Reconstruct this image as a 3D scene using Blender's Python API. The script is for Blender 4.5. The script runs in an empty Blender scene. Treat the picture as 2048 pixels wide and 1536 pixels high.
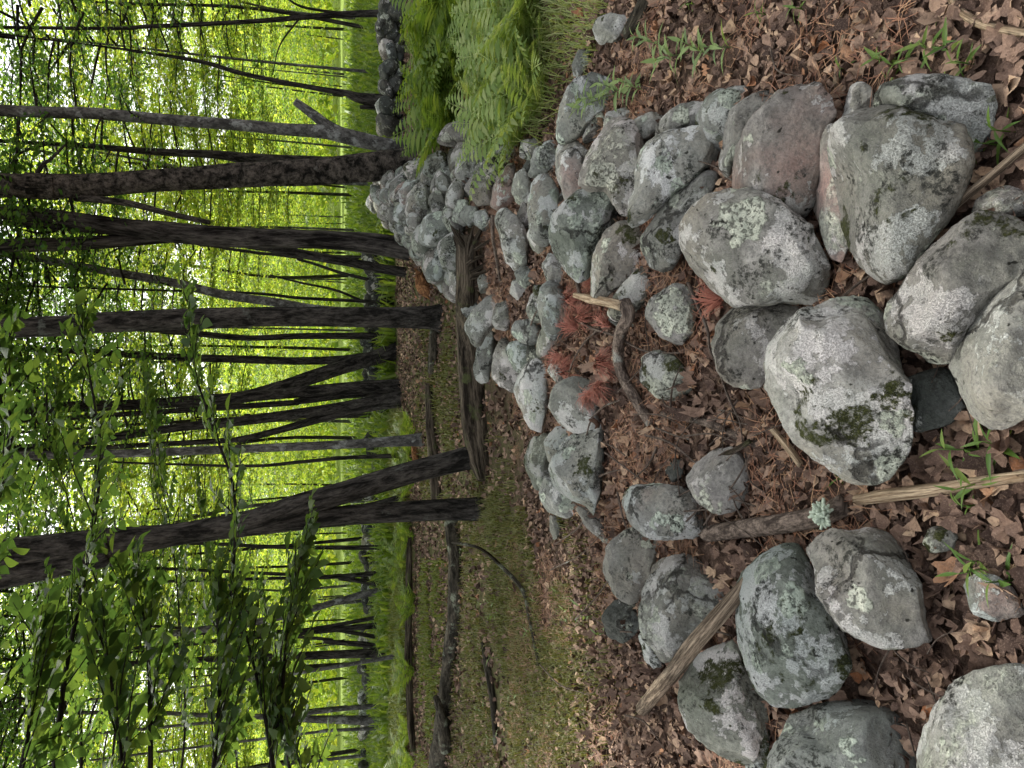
import bpy, math, random
import numpy as np
from mathutils import Vector, Matrix

random.seed(7)
rng = np.random.default_rng(11)
R = math.radians
scene = bpy.context.scene
col = scene.collection

# ------------------------------------------------------------------ camera, sky, sun, exposure
PITCH = R(15.0); CAMZ = 1.5; FPX = 1500.0          # photograph is 2048 x 1536, held on its side
FWD = np.array([0, math.cos(PITCH), -math.sin(PITCH)])
UPV = np.array([0, math.sin(PITCH), math.cos(PITCH)])
RGT = np.array([1.0, 0, 0])
CAM = np.array([0, 0, CAMZ])
cd = bpy.data.cameras.new('camera'); cam = bpy.data.objects.new('camera', cd); col.objects.link(cam)
cd.sensor_fit = 'HORIZONTAL'; cd.sensor_width = 36.0; cd.lens = 36.0 * FPX / 2048
cd.clip_start = 0.05; cd.clip_end = 3000
# picture right = world down, picture top = world right (the camera was turned on its side)
mx = Matrix(((-UPV[0], RGT[0], -FWD[0]), (-UPV[1], RGT[1], -FWD[1]), (-UPV[2], RGT[2], -FWD[2])))
cam.matrix_world = Matrix.Translation(CAM) @ mx.to_4x4()
scene.camera = cam

SUN_EL, SUN_AZ = R(52), R(-15)                     # azimuth from +Y towards +X
w = bpy.data.worlds.new('World'); scene.world = w; w.use_nodes = True
nt = w.node_tree
sky = nt.nodes.new('ShaderNodeTexSky'); sky.sky_type = 'NISHITA'; sky.sun_disc = False
sky.sun_elevation = SUN_EL; sky.sun_rotation = SUN_AZ; sky.dust_density = 4.0; sky.air_density = 1.0
hs = nt.nodes.new('ShaderNodeHueSaturation'); hs.inputs['Saturation'].default_value = 0.22
nt.links.new(sky.outputs[0], hs.inputs['Color']); nt.links.new(hs.outputs[0], nt.nodes['Background'].inputs[0])
nt.nodes['Background'].inputs[1].default_value = 0.15
sd = bpy.data.lights.new('sun', 'SUN'); so = bpy.data.objects.new('sun', sd); col.objects.link(so)
sd.energy = 5.0; sd.angle = R(12); sd.color = (1, 0.96, 0.88)
sv = Vector((math.sin(SUN_AZ) * math.cos(SUN_EL), math.cos(SUN_AZ) * math.cos(SUN_EL), math.sin(SUN_EL)))
so.rotation_euler = sv.to_track_quat('Z', 'Y').to_euler(); so.location = (0, 0, 30)
vs = scene.view_settings
vs.view_transform = 'Standard'; vs.look = 'None'; vs.gamma = 1; vs.use_curve_mapping = False
vs.exposure = 1.4
scene.render.engine = 'CYCLES'
scene.cycles.use_denoising = True
scene.cycles.max_bounces = 6; scene.cycles.diffuse_bounces = 3; scene.cycles.glossy_bounces = 1
scene.cycles.transmission_bounces = 4; scene.cycles.transparent_max_bounces = 4

# ------------------------------------------------------------------ helpers
def vnoise(p, seed=0):
    p = np.asarray(p, float); i = np.floor(p).astype(np.int64); f = p - i; f = f * f * (3 - 2 * f)
    def h(a, b, c):
        n = (a * 374761393 + b * 668265263 + c * 1274126177 + seed * 974711) & 0x7fffffff
        n = ((n ^ (n >> 13)) * 1274126177) & 0x7fffffff
        n = n ^ (n >> 16)
        return (n & 0xffff) / 32767.5 - 1
    x, y, z = i[..., 0], i[..., 1], i[..., 2]; fx, fy, fz = f[..., 0], f[..., 1], f[..., 2]
    def L(a, b, t): return a + (b - a) * t
    c0 = L(L(h(x, y, z), h(x + 1, y, z), fx), L(h(x, y + 1, z), h(x + 1, y + 1, z), fx), fy)
    c1 = L(L(h(x, y, z + 1), h(x + 1, y, z + 1), fx), L(h(x, y + 1, z + 1), h(x + 1, y + 1, z + 1), fx), fy)
    return L(c0, c1, fz)
def fbm(p, o=3, seed=0):
    p = np.asarray(p, float); s = 0; a = 1
    for k in range(o): s = s + a * vnoise(p * 2 ** k + 17.3 * k, seed + k); a *= 0.5
    return s / 1.75

AX_Y = np.array([-2, 1.0, 2.0, 3.5, 6.0, 9.0, 12.5, 14.5])
AX_X = np.array([-0.5, -0.25, -0.05, 0.3, 1.15, 2.1, 3.1, 3.7])
AX_W = np.array([1.3, 1.3, 1.35, 1.25, 1.0, 0.75, 0.65, 0.6])
AX_H = np.array([.05, .06, .10, .16, .20, .18, .12, .0])
def G(X, Y):
    X = np.asarray(X, float); Y = np.asarray(Y, float)
    p = np.stack([X, Y, np.zeros_like(X)], -1)
    z = 0.05 * fbm(p * 0.5, 2, 3) + 0.022 * fbm(p * 2.1, 2, 5)
    d = np.abs(X - np.interp(Y, AX_Y, AX_X)) / np.interp(Y, AX_Y, AX_W)
    m = np.clip(1.15 - d, 0, 1); m = m * m * (3 - 2 * m)
    z = z + m * np.interp(Y, AX_Y, AX_H)
    far = np.clip((Y - 14) / 40, 0, 1)
    return z - 0.5 * far * far
def ray(x, y): return FWD + RGT * (768 - y) / FPX + UPV * (1024 - x) / FPX
def atY(x, y, D):
    d = ray(x, y); return CAM + d * (D / d[1])
def hit(x, y, k=0.0):
    d = ray(x, y); t = np.arange(0.8, 45, 0.02); P = CAM + t[:, None] * d
    below = P[:, 2] < G(P[:, 0], P[:, 1]) + k
    i = int(np.argmax(below)) if below.any() else len(t) - 1
    return P[i]
def hits(x, y, k=0.0):
    d = FWD + RGT * ((768 - np.asarray(y)) / FPX)[:, None] + UPV * ((1024 - np.asarray(x)) / FPX)[:, None]
    t = np.full(len(d), 0.8); done = np.zeros(len(d), bool); st = 0.03
    for _ in range(1300):
        P = CAM + t[:, None] * d
        done |= P[:, 2] < G(P[:, 0], P[:, 1]) + k
        if done.all(): break
        t = np.where(done, t, t + st * np.maximum(1, t / 4))
    return CAM + t[:, None] * d, done

def new_obj(name, me, mat=None, parent=None, loc=None):
    o = bpy.data.objects.new(name, me); col.objects.link(o)
    if mat is not None and me is not None and len(me.materials) == 0: me.materials.append(mat)
    if parent is not None: o.parent = parent
    if loc is not None: o.location = loc
    return o
def mesh(name, v, f, smooth=False, uv=None):
    me = bpy.data.meshes.new(name)
    if isinstance(f, np.ndarray):
        v = np.asarray(v, np.float32); n = f.shape[1]
        me.vertices.add(len(v)); me.vertices.foreach_set('co', v.ravel())
        me.loops.add(f.size); me.loops.foreach_set('vertex_index', f.astype(np.int32).ravel())
        me.polygons.add(len(f)); me.polygons.foreach_set('loop_start', np.arange(0, f.size, n, dtype=np.int32))
        me.polygons.foreach_set('loop_total', np.full(len(f), n, np.int32))
        me.update(calc_edges=True)
    else:
        me.from_pydata([tuple(map(float, p)) for p in v], [], [tuple(map(int, q)) for q in f])
    if smooth: me.polygons.foreach_set('use_smooth', np.ones(len(me.polygons), bool))
    if uv is not None:
        l = me.uv_layers.new(name='UVMap'); idx = np.empty(len(me.loops), np.int32); me.loops.foreach_get('vertex_index', idx)
        uvl = np.asarray(uv, np.float32)[idx]; ls = np.empty(len(me.polygons), np.int32); me.polygons.foreach_get('loop_start', ls); lt = np.empty(len(me.polygons), np.int32); me.polygons.foreach_get('loop_total', lt)
        mu = np.repeat(np.maximum.reduceat(uvl[:, 0], ls), lt); uvl[:, 0] += (uvl[:, 0] < mu - .5); l.data.foreach_set('uv', uvl.ravel())
    me.validate(); return me
def tag(o, label=None, cat=None, group=None, kind=None):
    if label: o['label'] = label
    if cat: o['category'] = cat
    if group: o['group'] = group
    if kind: o['kind'] = kind
    return o
def empty(name, loc, label=None, cat=None, group=None):
    o = bpy.data.objects.new(name, None); col.objects.link(o); o.location = loc; o.empty_display_size = 0.1
    return tag(o, label, cat, group)

def spline(pts, n):
    P = np.asarray(pts, float); m = len(P)
    if m == 2: t = np.linspace(0, 1, n)[:, None]; return P[0] * (1 - t) + P[1] * t
    Q = np.vstack([2 * P[0] - P[1], P, 2 * P[-1] - P[-2]]); out = []
    for u in np.linspace(0, m - 1, n):
        i = min(int(u), m - 2); t = u - i; a, b, c, d = Q[i], Q[i + 1], Q[i + 2], Q[i + 3]
        out.append(0.5 * (2 * b + (c - a) * t + (2 * a - 5 * b + 4 * c - d) * t * t + (3 * b - a - 3 * c + d) * t ** 3))
    return np.array(out)
def tube(P, rad, sides=8, rough=0.0, rfreq=6.0, seed=0, cap=True, stretch=0.25, ridge=0.0, rf=7.0):
    """swept tube; rough = relative radial noise. returns verts, quads(list), uv"""
    P = np.asarray(P, float); rad = np.asarray(rad, float); n = len(P)
    T = np.gradient(P, axis=0); T /= np.linalg.norm(T, axis=1)[:, None] + 1e-9
    ref = np.array([0, 0, 1.0]) if abs(T[n // 2][2]) < 0.8 else np.array([1.0, 0, 0])
    A = np.cross(T, ref); A /= np.linalg.norm(A, axis=1)[:, None] + 1e-9
    B = np.cross(T, A); s = np.concatenate([[0], np.cumsum(np.linalg.norm(np.diff(P, axis=0), axis=1))])
    th = np.linspace(0, 2 * np.pi, sides, endpoint=False)
    rr = rad[:, None] * np.ones(sides)
    if rough:
        q = np.stack([np.cos(th)[None] * 1.5 + 0 * s[:, None], np.sin(th)[None] * 1.5 + 0 * s[:, None], s[:, None] * rfreq * stretch + 0 * th[None]], -1)
        rr = rr * (1 + rough * fbm(q, 3, seed))
    if ridge:
        q = np.stack([np.cos(th)[None] * rf + 0 * s[:, None], np.sin(th)[None] * rf + 0 * s[:, None], s[:, None] * rfreq * .35 + 0 * th[None]], -1)
        rr = rr * (1 + ridge * fbm(q, 3, seed + 50))
    V = P[:, None] + A[:, None] * (rr * np.cos(th))[..., None] + B[:, None] * (rr * np.sin(th))[..., None]
    uv = np.stack([np.tile(th / (2 * np.pi), (n, 1)), np.tile(s[:, None], (1, sides))], -1).reshape(-1, 2)
    V = V.reshape(-1, 3); F = []
    for i in range(n - 1):
        for j in range(sides):
            k = (j + 1) % sides; F.append((i * sides + j, i * sides + k, (i + 1) * sides + k, (i + 1) * sides + j))
    if cap: F.append(tuple(range(sides))[::-1]); F.append(tuple(range((n - 1) * sides, n * sides)))
    return V, F, uv
class MB:
    def __init__(s): s.v = []; s.f = []; s.uv = []; s.n = 0
    def add(s, V, F, uv=None):
        s.v.append(np.asarray(V)); s.f += [tuple(i + s.n for i in q) for q in F]
        s.uv.append(np.zeros((len(V), 2)) if uv is None else np.asarray(uv)); s.n += len(V)
    def tube(s, P, rad, **k): s.add(*tube(P, rad, **k))
    def mesh(s, name, smooth=True): return mesh(name, np.vstack(s.v), s.f, smooth, np.vstack(s.uv))

# ------------------------------------------------------------------ materials
def nodes(name):
    m = bpy.data.materials.new(name); m.use_nodes = True; t = m.node_tree; t.nodes.clear()
    o = t.nodes.new('ShaderNodeOutputMaterial'); return m, t, o
class NT:
    def __init__(s, name): s.m, s.t, s.o = nodes(name)
    def n(s, kind, **k):
        nd = s.t.nodes.new('ShaderNode' + kind)
        for a, b in k.items():
            if hasattr(nd, a): setattr(nd, a, b)
            else:
                i = nd.inputs[a.replace('_', ' ')]
                if hasattr(b, 'links') or isinstance(b, bpy.types.NodeSocket): s.t.links.new(b, i)
                else: i.default_value = b
        return nd
    def l(s, a, b): s.t.links.new(a, b)
    def coords(s, kind='Object', rand=True, scale=(1, 1, 1)):
        c = s.n('TexCoord').outputs[kind]
        mp = s.n('Mapping'); mp.inputs['Scale'].default_value = scale; s.l(c, mp.inputs['Vector'])
        if rand == 'color':
            oi = s.n('ObjectInfo'); mu = s.n('VectorMath', operation='SCALE'); s.l(oi.outputs['Color'], mu.inputs[0]); mu.inputs['Scale'].default_value = 60; s.l(mu.outputs[0], mp.inputs['Location'])
        elif rand:
            oi = s.n('ObjectInfo'); mu = s.n('VectorMath', operation='SCALE'); mu.inputs[0].default_value = (37, 53, 71)
            s.l(oi.outputs['Random'], mu.inputs['Scale']); s.l(mu.outputs[0], mp.inputs['Location'])
        return mp.outputs[0]
    def noise(s, v, scale, detail=4, rough=0.6, dist=0.0):
        nd = s.n('TexNoise'); nd.inputs['Scale'].default_value = scale; nd.inputs['Detail'].default_value = detail
        nd.inputs['Roughness'].default_value = rough; nd.inputs['Distortion'].default_value = dist; s.l(v, nd.inputs['Vector']); return nd.outputs['Fac']
    def ramp(s, v, stops):
        nd = s.n('ValToRGB'); e = nd.color_ramp.elements
        while len(e) < len(stops): e.new(0.5)
        for el, (p, c) in zip(e, stops):
            el.position = p; el.color = (*c, 1) if hasattr(c, '__len__') else (c, c, c, 1)
        s.l(v, nd.inputs['Fac']); return nd.outputs['Color']
    def mix(s, f, a, b, mode='MIX'):
        nd = s.n('MixRGB', blend_type=mode)
        for i, val in enumerate((f, a, b)):
            if isinstance(val, bpy.types.NodeSocket): s.l(val, nd.inputs[i])
            else: nd.inputs[i].default_value = (*val, 1) if hasattr(val, '__len__') else val
        return nd.outputs[0]
    def math(s, op, a, b=0.0):
        nd = s.n('Math', operation=op)
        for i, val in enumerate((a, b)):
            if isinstance(val, bpy.types.NodeSocket): s.l(val, nd.inputs[i])
            else: nd.inputs[i].default_value = val
        return nd.outputs[0]
    def bump(s, h, st, dist=0.01, prev=None):
        nd = s.n('Bump'); nd.inputs['Strength'].default_value = st; nd.inputs['Distance'].default_value = dist
        s.l(h, nd.inputs['Height'])
        if prev is not None: s.l(prev, nd.inputs['Normal'])
        return nd.outputs[0]
    def principled(s, color, rough=0.9, normal=None, spec=0.2):
        b = s.n('BsdfPrincipled')
        if isinstance(color, bpy.types.NodeSocket): s.l(color, b.inputs['Base Color'])
        else: b.inputs['Base Color'].default_value = (*color, 1)
        b.inputs['Roughness'].default_value = rough; b.inputs['Specular IOR Level'].default_value = spec
        if normal is not None: s.l(normal, b.inputs['Normal'])
        s.l(b.outputs[0], s.o.inputs['Surface']); return b

def stone_mat(name, base, dark=(0.030, 0.031, 0.026), warm=None, lichen=0.53, moss=0.5, mint=0.56):
    n = NT(name); v = n.coords('Object', 'color'); so_ = n.n('SeparateColor'); n.l(n.n('ObjectInfo').outputs['Color'], so_.inputs[0])
    big = n.noise(v, 3.2, 4, 0.6); mid = n.noise(v, 13, 6, 0.7); fine = n.noise(v, 70, 5, 0.75); vf = n.noise(v, 260, 3, 0.7)
    b2 = tuple(c * 0.55 for c in base); b3 = tuple(min(1, c * 1.5) for c in base)
    c = n.ramp(mid, [(0.32, b2), (0.5, base), (0.66, b3)])
    c = n.mix(n.ramp(big, [(0.42, 0.55), (0.58, 0)]), c, (base[0] * .62, base[1] * .68, base[2] * .58))
    c = n.mix(n.ramp(n.noise(v, 2.3, 3, .5), [(0.5, 0), (0.66, 0.5)]), c, (base[0] * 1.2, base[1] * 1.08, base[2] * .92))
    if warm: c = n.mix(n.ramp(n.noise(v, 2.6, 3, .55), [(0.46, 0), (0.6, 0.8)]), c, warm)
    c = n.mix(n.ramp(fine, [(0.36, 0.7), (0.54, 0)]), c, tuple(x * 0.4 for x in base))
    c = n.mix(n.ramp(vf, [(0.56, 0), (0.68, 0.35)]), c, tuple(min(1, x * 1.8) for x in base))
    # pale crust lichen: sharp edged blotches broken by grain, plus fine pale speckle
    m1 = n.noise(v, 6.0, 7, 0.62); e1 = n.noise(v, 34, 5, 0.7)
    mm = n.math('ADD', m1, n.math('MULTIPLY', n.math('SUBTRACT', e1, 0.5), 0.30))
    crust = n.math('MULTIPLY', n.ramp(mm, [(lichen, 0), (lichen + 0.018, 1)]), n.ramp(vf, [(0.36, 0.62), (0.52, 0.97)]))
    c = n.mix(crust, c, n.ramp(big, [(0.4, (0.44, 0.46, 0.43)), (0.6, (0.60, 0.58, 0.56))]))
    spk = n.math('MULTIPLY', n.ramp(e1, [(0.62, 0), (0.66, 0.6)]), n.ramp(m1, [(0.42, 0), (0.5, 1)]))
    c = n.mix(spk, c, (0.46, 0.47, 0.43))
    # mint green rosettes and powdery areas
    wn = n.n('TexNoise'); wn.inputs['Scale'].default_value = 22; wn.inputs['Detail'].default_value = 5; n.l(v, wn.inputs['Vector'])
    sc = n.n('VectorMath', operation='SCALE'); sc.inputs['Scale'].default_value = 0.10; n.l(wn.outputs['Color'], sc.inputs[0])
    wob = n.n('VectorMath', operation='ADD'); n.l(v, wob.inputs[0]); n.l(sc.outputs[0], wob.inputs[1])
    ros = None
    for scale, th, rad in ((3.6, mint - .04, 0.27), (8.0, mint + .06, 0.29)):
        vo = n.n('TexVoronoi', feature='F1'); vo.inputs['Scale'].default_value = scale; n.l(wob.outputs[0], vo.inputs['Vector'])
        r_ = n.math('MULTIPLY', n.ramp(vo.outputs['Distance'], [(rad, 1), (rad + .03, 0)]), n.ramp(vo.outputs['Color'], [(th, 0), (th + .03, 1)]))
        ros = r_ if ros is None else n.math('MAXIMUM', ros, r_)
    pw = n.math('MULTIPLY', n.ramp(n.noise(v, 3.7, 6, 0.68), [(0.56, 0), (0.62, .9)]), n.ramp(e1, [(0.44, 0.1), (0.54, .9)]))
    ros = n.math('MULTIPLY', n.math('MAXIMUM', ros, pw), n.ramp(fine, [(0.34, 0.1), (0.48, 1)]))
    c = n.mix(ros, c, n.ramp(e1, [(.4, (0.31, 0.34, 0.28)), (.6, (0.50, 0.53, 0.44))]))
    # dark crust, moss cushions, black dots
    m2 = n.noise(v, 5.3, 8, 0.74)
    dk = n.math('MULTIPLY', n.ramp(m2, [(0.545, 0), (0.59, 0.95)]), n.ramp(fine, [(0.44, 1), (0.56, 0.1)]))
    c = n.mix(dk, c, dark)
    ms = n.math('ADD', n.noise(v, 4.3, 5, 0.6), n.math('MULTIPLY', n.math('SUBTRACT', e1, 0.5), 0.25))
    mo = n.ramp(ms, [(moss + 0.13, 0), (moss + 0.155, 1)])
    c = n.mix(n.math('MULTIPLY', mo, n.ramp(fine, [(0.38, 0.5), (0.5, 1)])), c, n.ramp(vf, [(.4, (0.020, 0.024, 0.008)), (.65, (0.055, 0.06, 0.018))]))
    vs2 = n.n('TexVoronoi', feature='F1'); vs2.inputs['Scale'].default_value = 30; n.l(wob.outputs[0], vs2.inputs['Vector'])
    sp = n.math('MULTIPLY', n.ramp(vs2.outputs['Distance'], [(0.14, 1), (0.26, 0)]), n.ramp(vs2.outputs['Color'], [(0.70, 0), (0.76, 0.95)]))
    c = n.mix(sp, c, (0.018, 0.018, 0.014))
    ck = n.n('TexVoronoi', feature='DISTANCE_TO_EDGE'); ck.inputs['Scale'].default_value = 3.0; n.l(wob.outputs[0], ck.inputs['Vector'])
    crk = n.math('MULTIPLY', n.ramp(ck.outputs['Distance'], [(0.008, 1), (0.03, 0)]), n.ramp(n.noise(v, 2.2, 2, .5), [(0.52, 0), (0.57, 1)]))
    c = n.mix(n.math('MULTIPLY', crk, .8), c, (0.03, 0.028, 0.024))
    o2 = n.n('ObjectInfo'); tint = n.ramp(so_.outputs[1], [(0.0, (0.95, 1.0, 0.985)), (0.35, (1.0, 1.0, 0.98)), (0.7, (1.03, 1.0, 0.96)), (1.0, (1.06, 0.985, 0.96))])
    c = n.mix(1.0, c, tint, 'MULTIPLY')
    hv = n.n('HueSaturation'); n.l(c, hv.inputs['Color']); ob = n.n('ObjectInfo'); n.l(n.math('ADD', n.math('MULTIPLY', so_.outputs[2], .42), .84), hv.inputs['Value']); c = hv.outputs[0]
    nb = n.bump(mid, 0.7, 0.03); nb = n.bump(fine, 0.7, 0.010, nb)
    nb = n.bump(n.math('SUBTRACT', 1.0, crk), .9, .02, nb); nb = n.bump(n.math('ADD', n.math('ADD', ros, crust), mo), 0.7, 0.007, nb); nb = n.bump(vf, 0.5, 0.004, nb)
    n.principled(c, 0.92, nb, 0.15); return n.m
M_ST = {
    'g': stone_mat('stone_grey', (0.215, 0.213, 0.197)),
    'l': stone_mat('stone_light', (0.27, 0.268, 0.25), lichen=0.49),
    'p': stone_mat('stone_pink', (0.22, 0.215, 0.2), warm=(0.27, 0.185, 0.16)),
    'm': stone_mat('stone_mossy', (0.19, 0.198, 0.17), lichen=0.50, moss=0.465, mint=.5),
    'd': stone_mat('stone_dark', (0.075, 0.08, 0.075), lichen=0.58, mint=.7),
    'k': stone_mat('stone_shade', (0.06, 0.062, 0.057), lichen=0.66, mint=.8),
    'c': stone_mat('stone_clean', (0.24, 0.238, 0.225), lichen=0.57, moss=0.53),
}
def bark_mat(name, a, b, su=14, sv=1.2, depth=0.02, lich=None, lth=0.62):
    n = NT(name); v = n.coords('UV', True, (su, sv, 1)); o = n.coords('Object', True)
    s1 = n.noise(v, 1.0, 6, 0.7, 0.4); s2 = n.noise(v, 3.5, 4, 0.7); pt = n.noise(o, 5, 5, 0.65)
    c = n.ramp(s1, [(0.40, a), (0.60, b)]); c = n.mix(n.ramp(s2, [(0.36, 0.75), (0.56, 0)]), c, tuple(x * 0.4 for x in a))
    if lich: c = n.mix(n.math('MULTIPLY', n.ramp(pt, [(lth, 0), (lth + .06, 0.8)]), n.ramp(s2, [(0.35, 0.3), (0.55, 1)])), c, lich)
    nb = n.bump(s1, 1.0, depth); nb = n.bump(s2, 0.6, depth * 0.4, nb)
    n.principled(c, 0.95, nb, 0.1); return n.m
M_BK = {
    'dark': bark_mat('bark_dark', (0.013, 0.012, 0.010), (0.095, 0.085, 0.074), 8, 3.2, 0.06, (0.13, 0.14, 0.12), 0.64),
    'shag': bark_mat('bark_shaggy', (0.013, 0.011, 0.010), (0.13, 0.115, 0.102), 7, 1.3, 0.09, (0.12, 0.13, 0.11), 0.68),
    'scaly': bark_mat('bark_scaly', (0.011, 0.010, 0.008), (0.14, 0.118, 0.098), 8, 7, 0.08, (0.16, 0.15, 0.13), 0.66),
    'grey': bark_mat('bark_grey', (0.055, 0.052, 0.048), (0.17, 0.165, 0.152), 3.5, 4, 0.02, (0.30, 0.31, 0.29), 0.56),
    'log': bark_mat('wood_weathered', (0.022, 0.017, 0.012), (0.20, 0.16, 0.115), 12, 2.0, 0.05, (0.10, 0.115, 0.045), 0.57),
    'mlog': bark_mat('wood_lichened', (0.025, 0.022, 0.016), (0.11, 0.095, 0.07), 7, 5, 0.03, (0.24, 0.26, 0.19), 0.56),
    'stick': bark_mat('stick_bare', (0.09, 0.065, 0.045), (0.42, 0.33, 0.235), 11, 3.5, 0.02),
    'pale': bark_mat('stick_pale', (0.22, 0.15, 0.09), (0.55, 0.43, 0.29), 9, 4, 0.01),
    'twig': bark_mat('stick_bark', (0.06, 0.045, 0.036), (0.25, 0.195, 0.155), 6, 16, 0.012, (0.35, 0.36, 0.31), 0.62),
    'orange': bark_mat('wood_orange', (0.12, 0.05, 0.025), (0.50, 0.25, 0.11), 9, 9, 0.04),
}
def leaf_mat(name, c1, c2, c3, trans=0.5, rough=0.5, spec=0.25, tw=1.6):
    n = NT(name); g = n.n('NewGeometry'); oi = n.n('ObjectInfo')
    r = n.math('FRACT', n.math('ADD', g.outputs['Random Per Island'], oi.outputs['Random']))
    c = n.ramp(r, [(0.0, c1), (0.5, c2), (1.0, c3)])
    b = n.n('BsdfPrincipled'); n.l(c, b.inputs['Base Color']); b.inputs['Roughness'].default_value = rough
    b.inputs['Specular IOR Level'].default_value = spec
    if trans > 0:
        t = n.n('BsdfTranslucent'); tc = n.mix(1.0, c, (tw * 1.2, tw * 1.1, tw * 0.55), 'MULTIPLY'); n.l(tc, t.inputs['Color'])
        ms = n.n('MixShader'); ms.inputs[0].default_value = trans; n.l(b.outputs[0], ms.inputs[1]); n.l(t.outputs[0], ms.inputs[2])
        n.l(ms.outputs[0], n.o.inputs['Surface'])
    else: n.l(b.outputs[0], n.o.inputs['Surface'])
    return n.m
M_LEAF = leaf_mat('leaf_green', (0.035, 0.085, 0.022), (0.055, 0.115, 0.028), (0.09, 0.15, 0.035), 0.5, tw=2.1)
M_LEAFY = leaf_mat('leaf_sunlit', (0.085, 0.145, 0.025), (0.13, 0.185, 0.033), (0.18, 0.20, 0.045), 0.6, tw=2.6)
M_BEECH = leaf_mat('leaf_beech', (0.030, 0.062, 0.02), (0.045, 0.085, 0.024), (0.08, 0.125, 0.03), 0.45, 0.6, 0.12, tw=2.1)
M_FERN = leaf_mat('leaf_fern', (0.075, 0.13, 0.024), (0.13, 0.205, 0.032), (0.19, 0.245, 0.055), 0.42, tw=1.9)
M_GRASS = leaf_mat('grass_blade', (0.19, 0.25, 0.08), (0.28, 0.34, 0.12), (0.40, 0.41, 0.21), 0.3, tw=1.6)
M_PFERN = leaf_mat('leaf_pale_fern', (0.13, 0.20, 0.05), (0.20, 0.28, 0.075), (0.29, 0.34, 0.13), 0.35, tw=1.7)
M_MOSSG = leaf_mat('grass_olive', (0.10, 0.135, 0.03), (0.14, 0.175, 0.04), (0.19, 0.20, 0.06), 0.3, tw=1.5)
M_GRASSD = leaf_mat('grass_dull', (0.10, 0.11, 0.03), (0.13, 0.145, 0.04), (0.19, 0.17, 0.07), 0.2, tw=1.4)
M_HERB = leaf_mat('leaf_herb', (0.12, 0.18, 0.075), (0.16, 0.23, 0.09), (0.20, 0.28, 0.10), 0.35, tw=1.6)
M_SPRIG = leaf_mat('leaf_sprig', (0.07, 0.14, 0.028), (0.10, 0.175, 0.035), (0.16, 0.22, 0.05), 0.4, tw=1.6)
def litter_mat():
    n = NT('leaf_dead'); g = n.n('NewGeometry'); oi = n.n('ObjectInfo')
    r = n.math('FRACT', n.math('ADD', g.outputs['Random Per Island'], n.math('MULTIPLY', oi.outputs['Random'], 7.0)))
    c = n.ramp(r, [(0.0, (0.05, 0.031, 0.023)), (0.25, (0.11, 0.068, 0.05)), (0.5, (0.185, 0.118, 0.084)), (0.7, (0.26, 0.17, 0.122)), (0.87, (0.36, 0.245, 0.165)), (0.95, (0.48, 0.34, 0.22)), (1.0, (0.30, 0.12, 0.05))])
    tc = n.n('TexCoord').outputs['Object']; geo = g.outputs['Position']
    m = n.noise(geo, 55, 5, .75); f = n.noise(geo, 260, 3, .7)
    c = n.mix(n.ramp(m, [(0.36, 0.65), (0.52, 0)]), c, (0.07, 0.043, 0.032)); c = n.mix(n.ramp(f, [(0.52, 0), (0.7, .45)]), c, (0.38, 0.27, 0.2))
    nb = n.bump(m, .6, .008); nb = n.bump(f, .4, .003, nb); n.principled(c, .8, nb, .2); return n.m
M_LIT = litter_mat()
M_NEED = leaf_mat('needle_tan', (0.16, 0.07, 0.042), (0.25, 0.12, 0.07), (0.38, 0.23, 0.13), 0, 0.7)
M_RED = leaf_mat('needle_rust', (0.15, 0.04, 0.027), (0.22, 0.066, 0.042), (0.31, 0.11, 0.07), 0, 0.65)

def ground_mat():
    n = NT('forest_floor'); v = n.coords('Object', False)
    a = n.noise(v, 0.7, 5, 0.65, 0.3); b = n.noise(v, 9, 6, 0.75, 0.4); c_ = n.noise(v, 45, 4, 0.8, 0.5)
    c = n.ramp(n.noise(v, 22, 6, .8, .6), [(0.36, (0.06, 0.037, 0.027)), (0.5, (0.14, 0.09, 0.066)), (0.7, (0.25, 0.175, 0.125))])
    c = n.mix(n.ramp(c_, [(0.35, 0.7), (0.6, 0)]), c, (0.045, 0.03, 0.022))
    # moss and low green cover away from the wall, and green floor beyond the far wall
    sx = n.n('SeparateXYZ'); n.l(v, sx.inputs[0])
    left = n.ramp(n.math('ADD', n.math('SUBTRACT', n.math('MULTIPLY', sx.outputs['Y'], 0.1), n.math('MULTIPLY', sx.outputs['X'], 0.06)), n.math('MULTIPLY', n.math('SUBTRACT', a, 0.5), 0.7)), [(0.48, 0), (0.72, 0.75)])
    c = n.mix(n.math('MULTIPLY', left, n.ramp(b, [(0.35, 0.25), (0.55, 1)])), c, (0.085, 0.10, 0.03))
    farm = n.ramp(n.math('MULTIPLY', sx.outputs['Y'], 0.02), [(0.27, 0), (0.32, 1)])
    c = n.mix(farm, c, n.ramp(b, [(0.3, (0.07, 0.11, 0.02)), (0.7, (0.17, 0.22, 0.04))]))
    nb = n.bump(b, 0.6, 0.04); nb = n.bump(c_, 0.8, 0.02, nb)
    n.principled(c, 0.95, nb, 0.1); return n.m

# ------------------------------------------------------------------ ground
rad = np.concatenate([[0], np.geomspace(0.35, 25, 190), np.geomspace(28, 1500, 26)])
th = np.linspace(0, 2 * np.pi, 181)[:-1]
# denser in front
th = th + 0.75 * np.sin(th - np.pi / 2 + np.pi) * 0.0
XX = rad[:, None] * np.sin(th); YY = rad[:, None] * np.cos(th)
ZZ = G(XX, YY)
V = np.stack([XX, YY, ZZ], -1).reshape(-1, 3); nS = len(th)
i, j = np.meshgrid(np.arange(len(rad) - 1), np.arange(nS), indexing='ij'); k = (j + 1) % nS
Fq = np.stack([i * nS + j, (i + 1) * nS + j, (i + 1) * nS + k, i * nS + k], -1).reshape(-1, 4)
ground = new_obj('ground', mesh('ground', V, Fq, True), ground_mat()); tag(ground, kind='structure')

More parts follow.
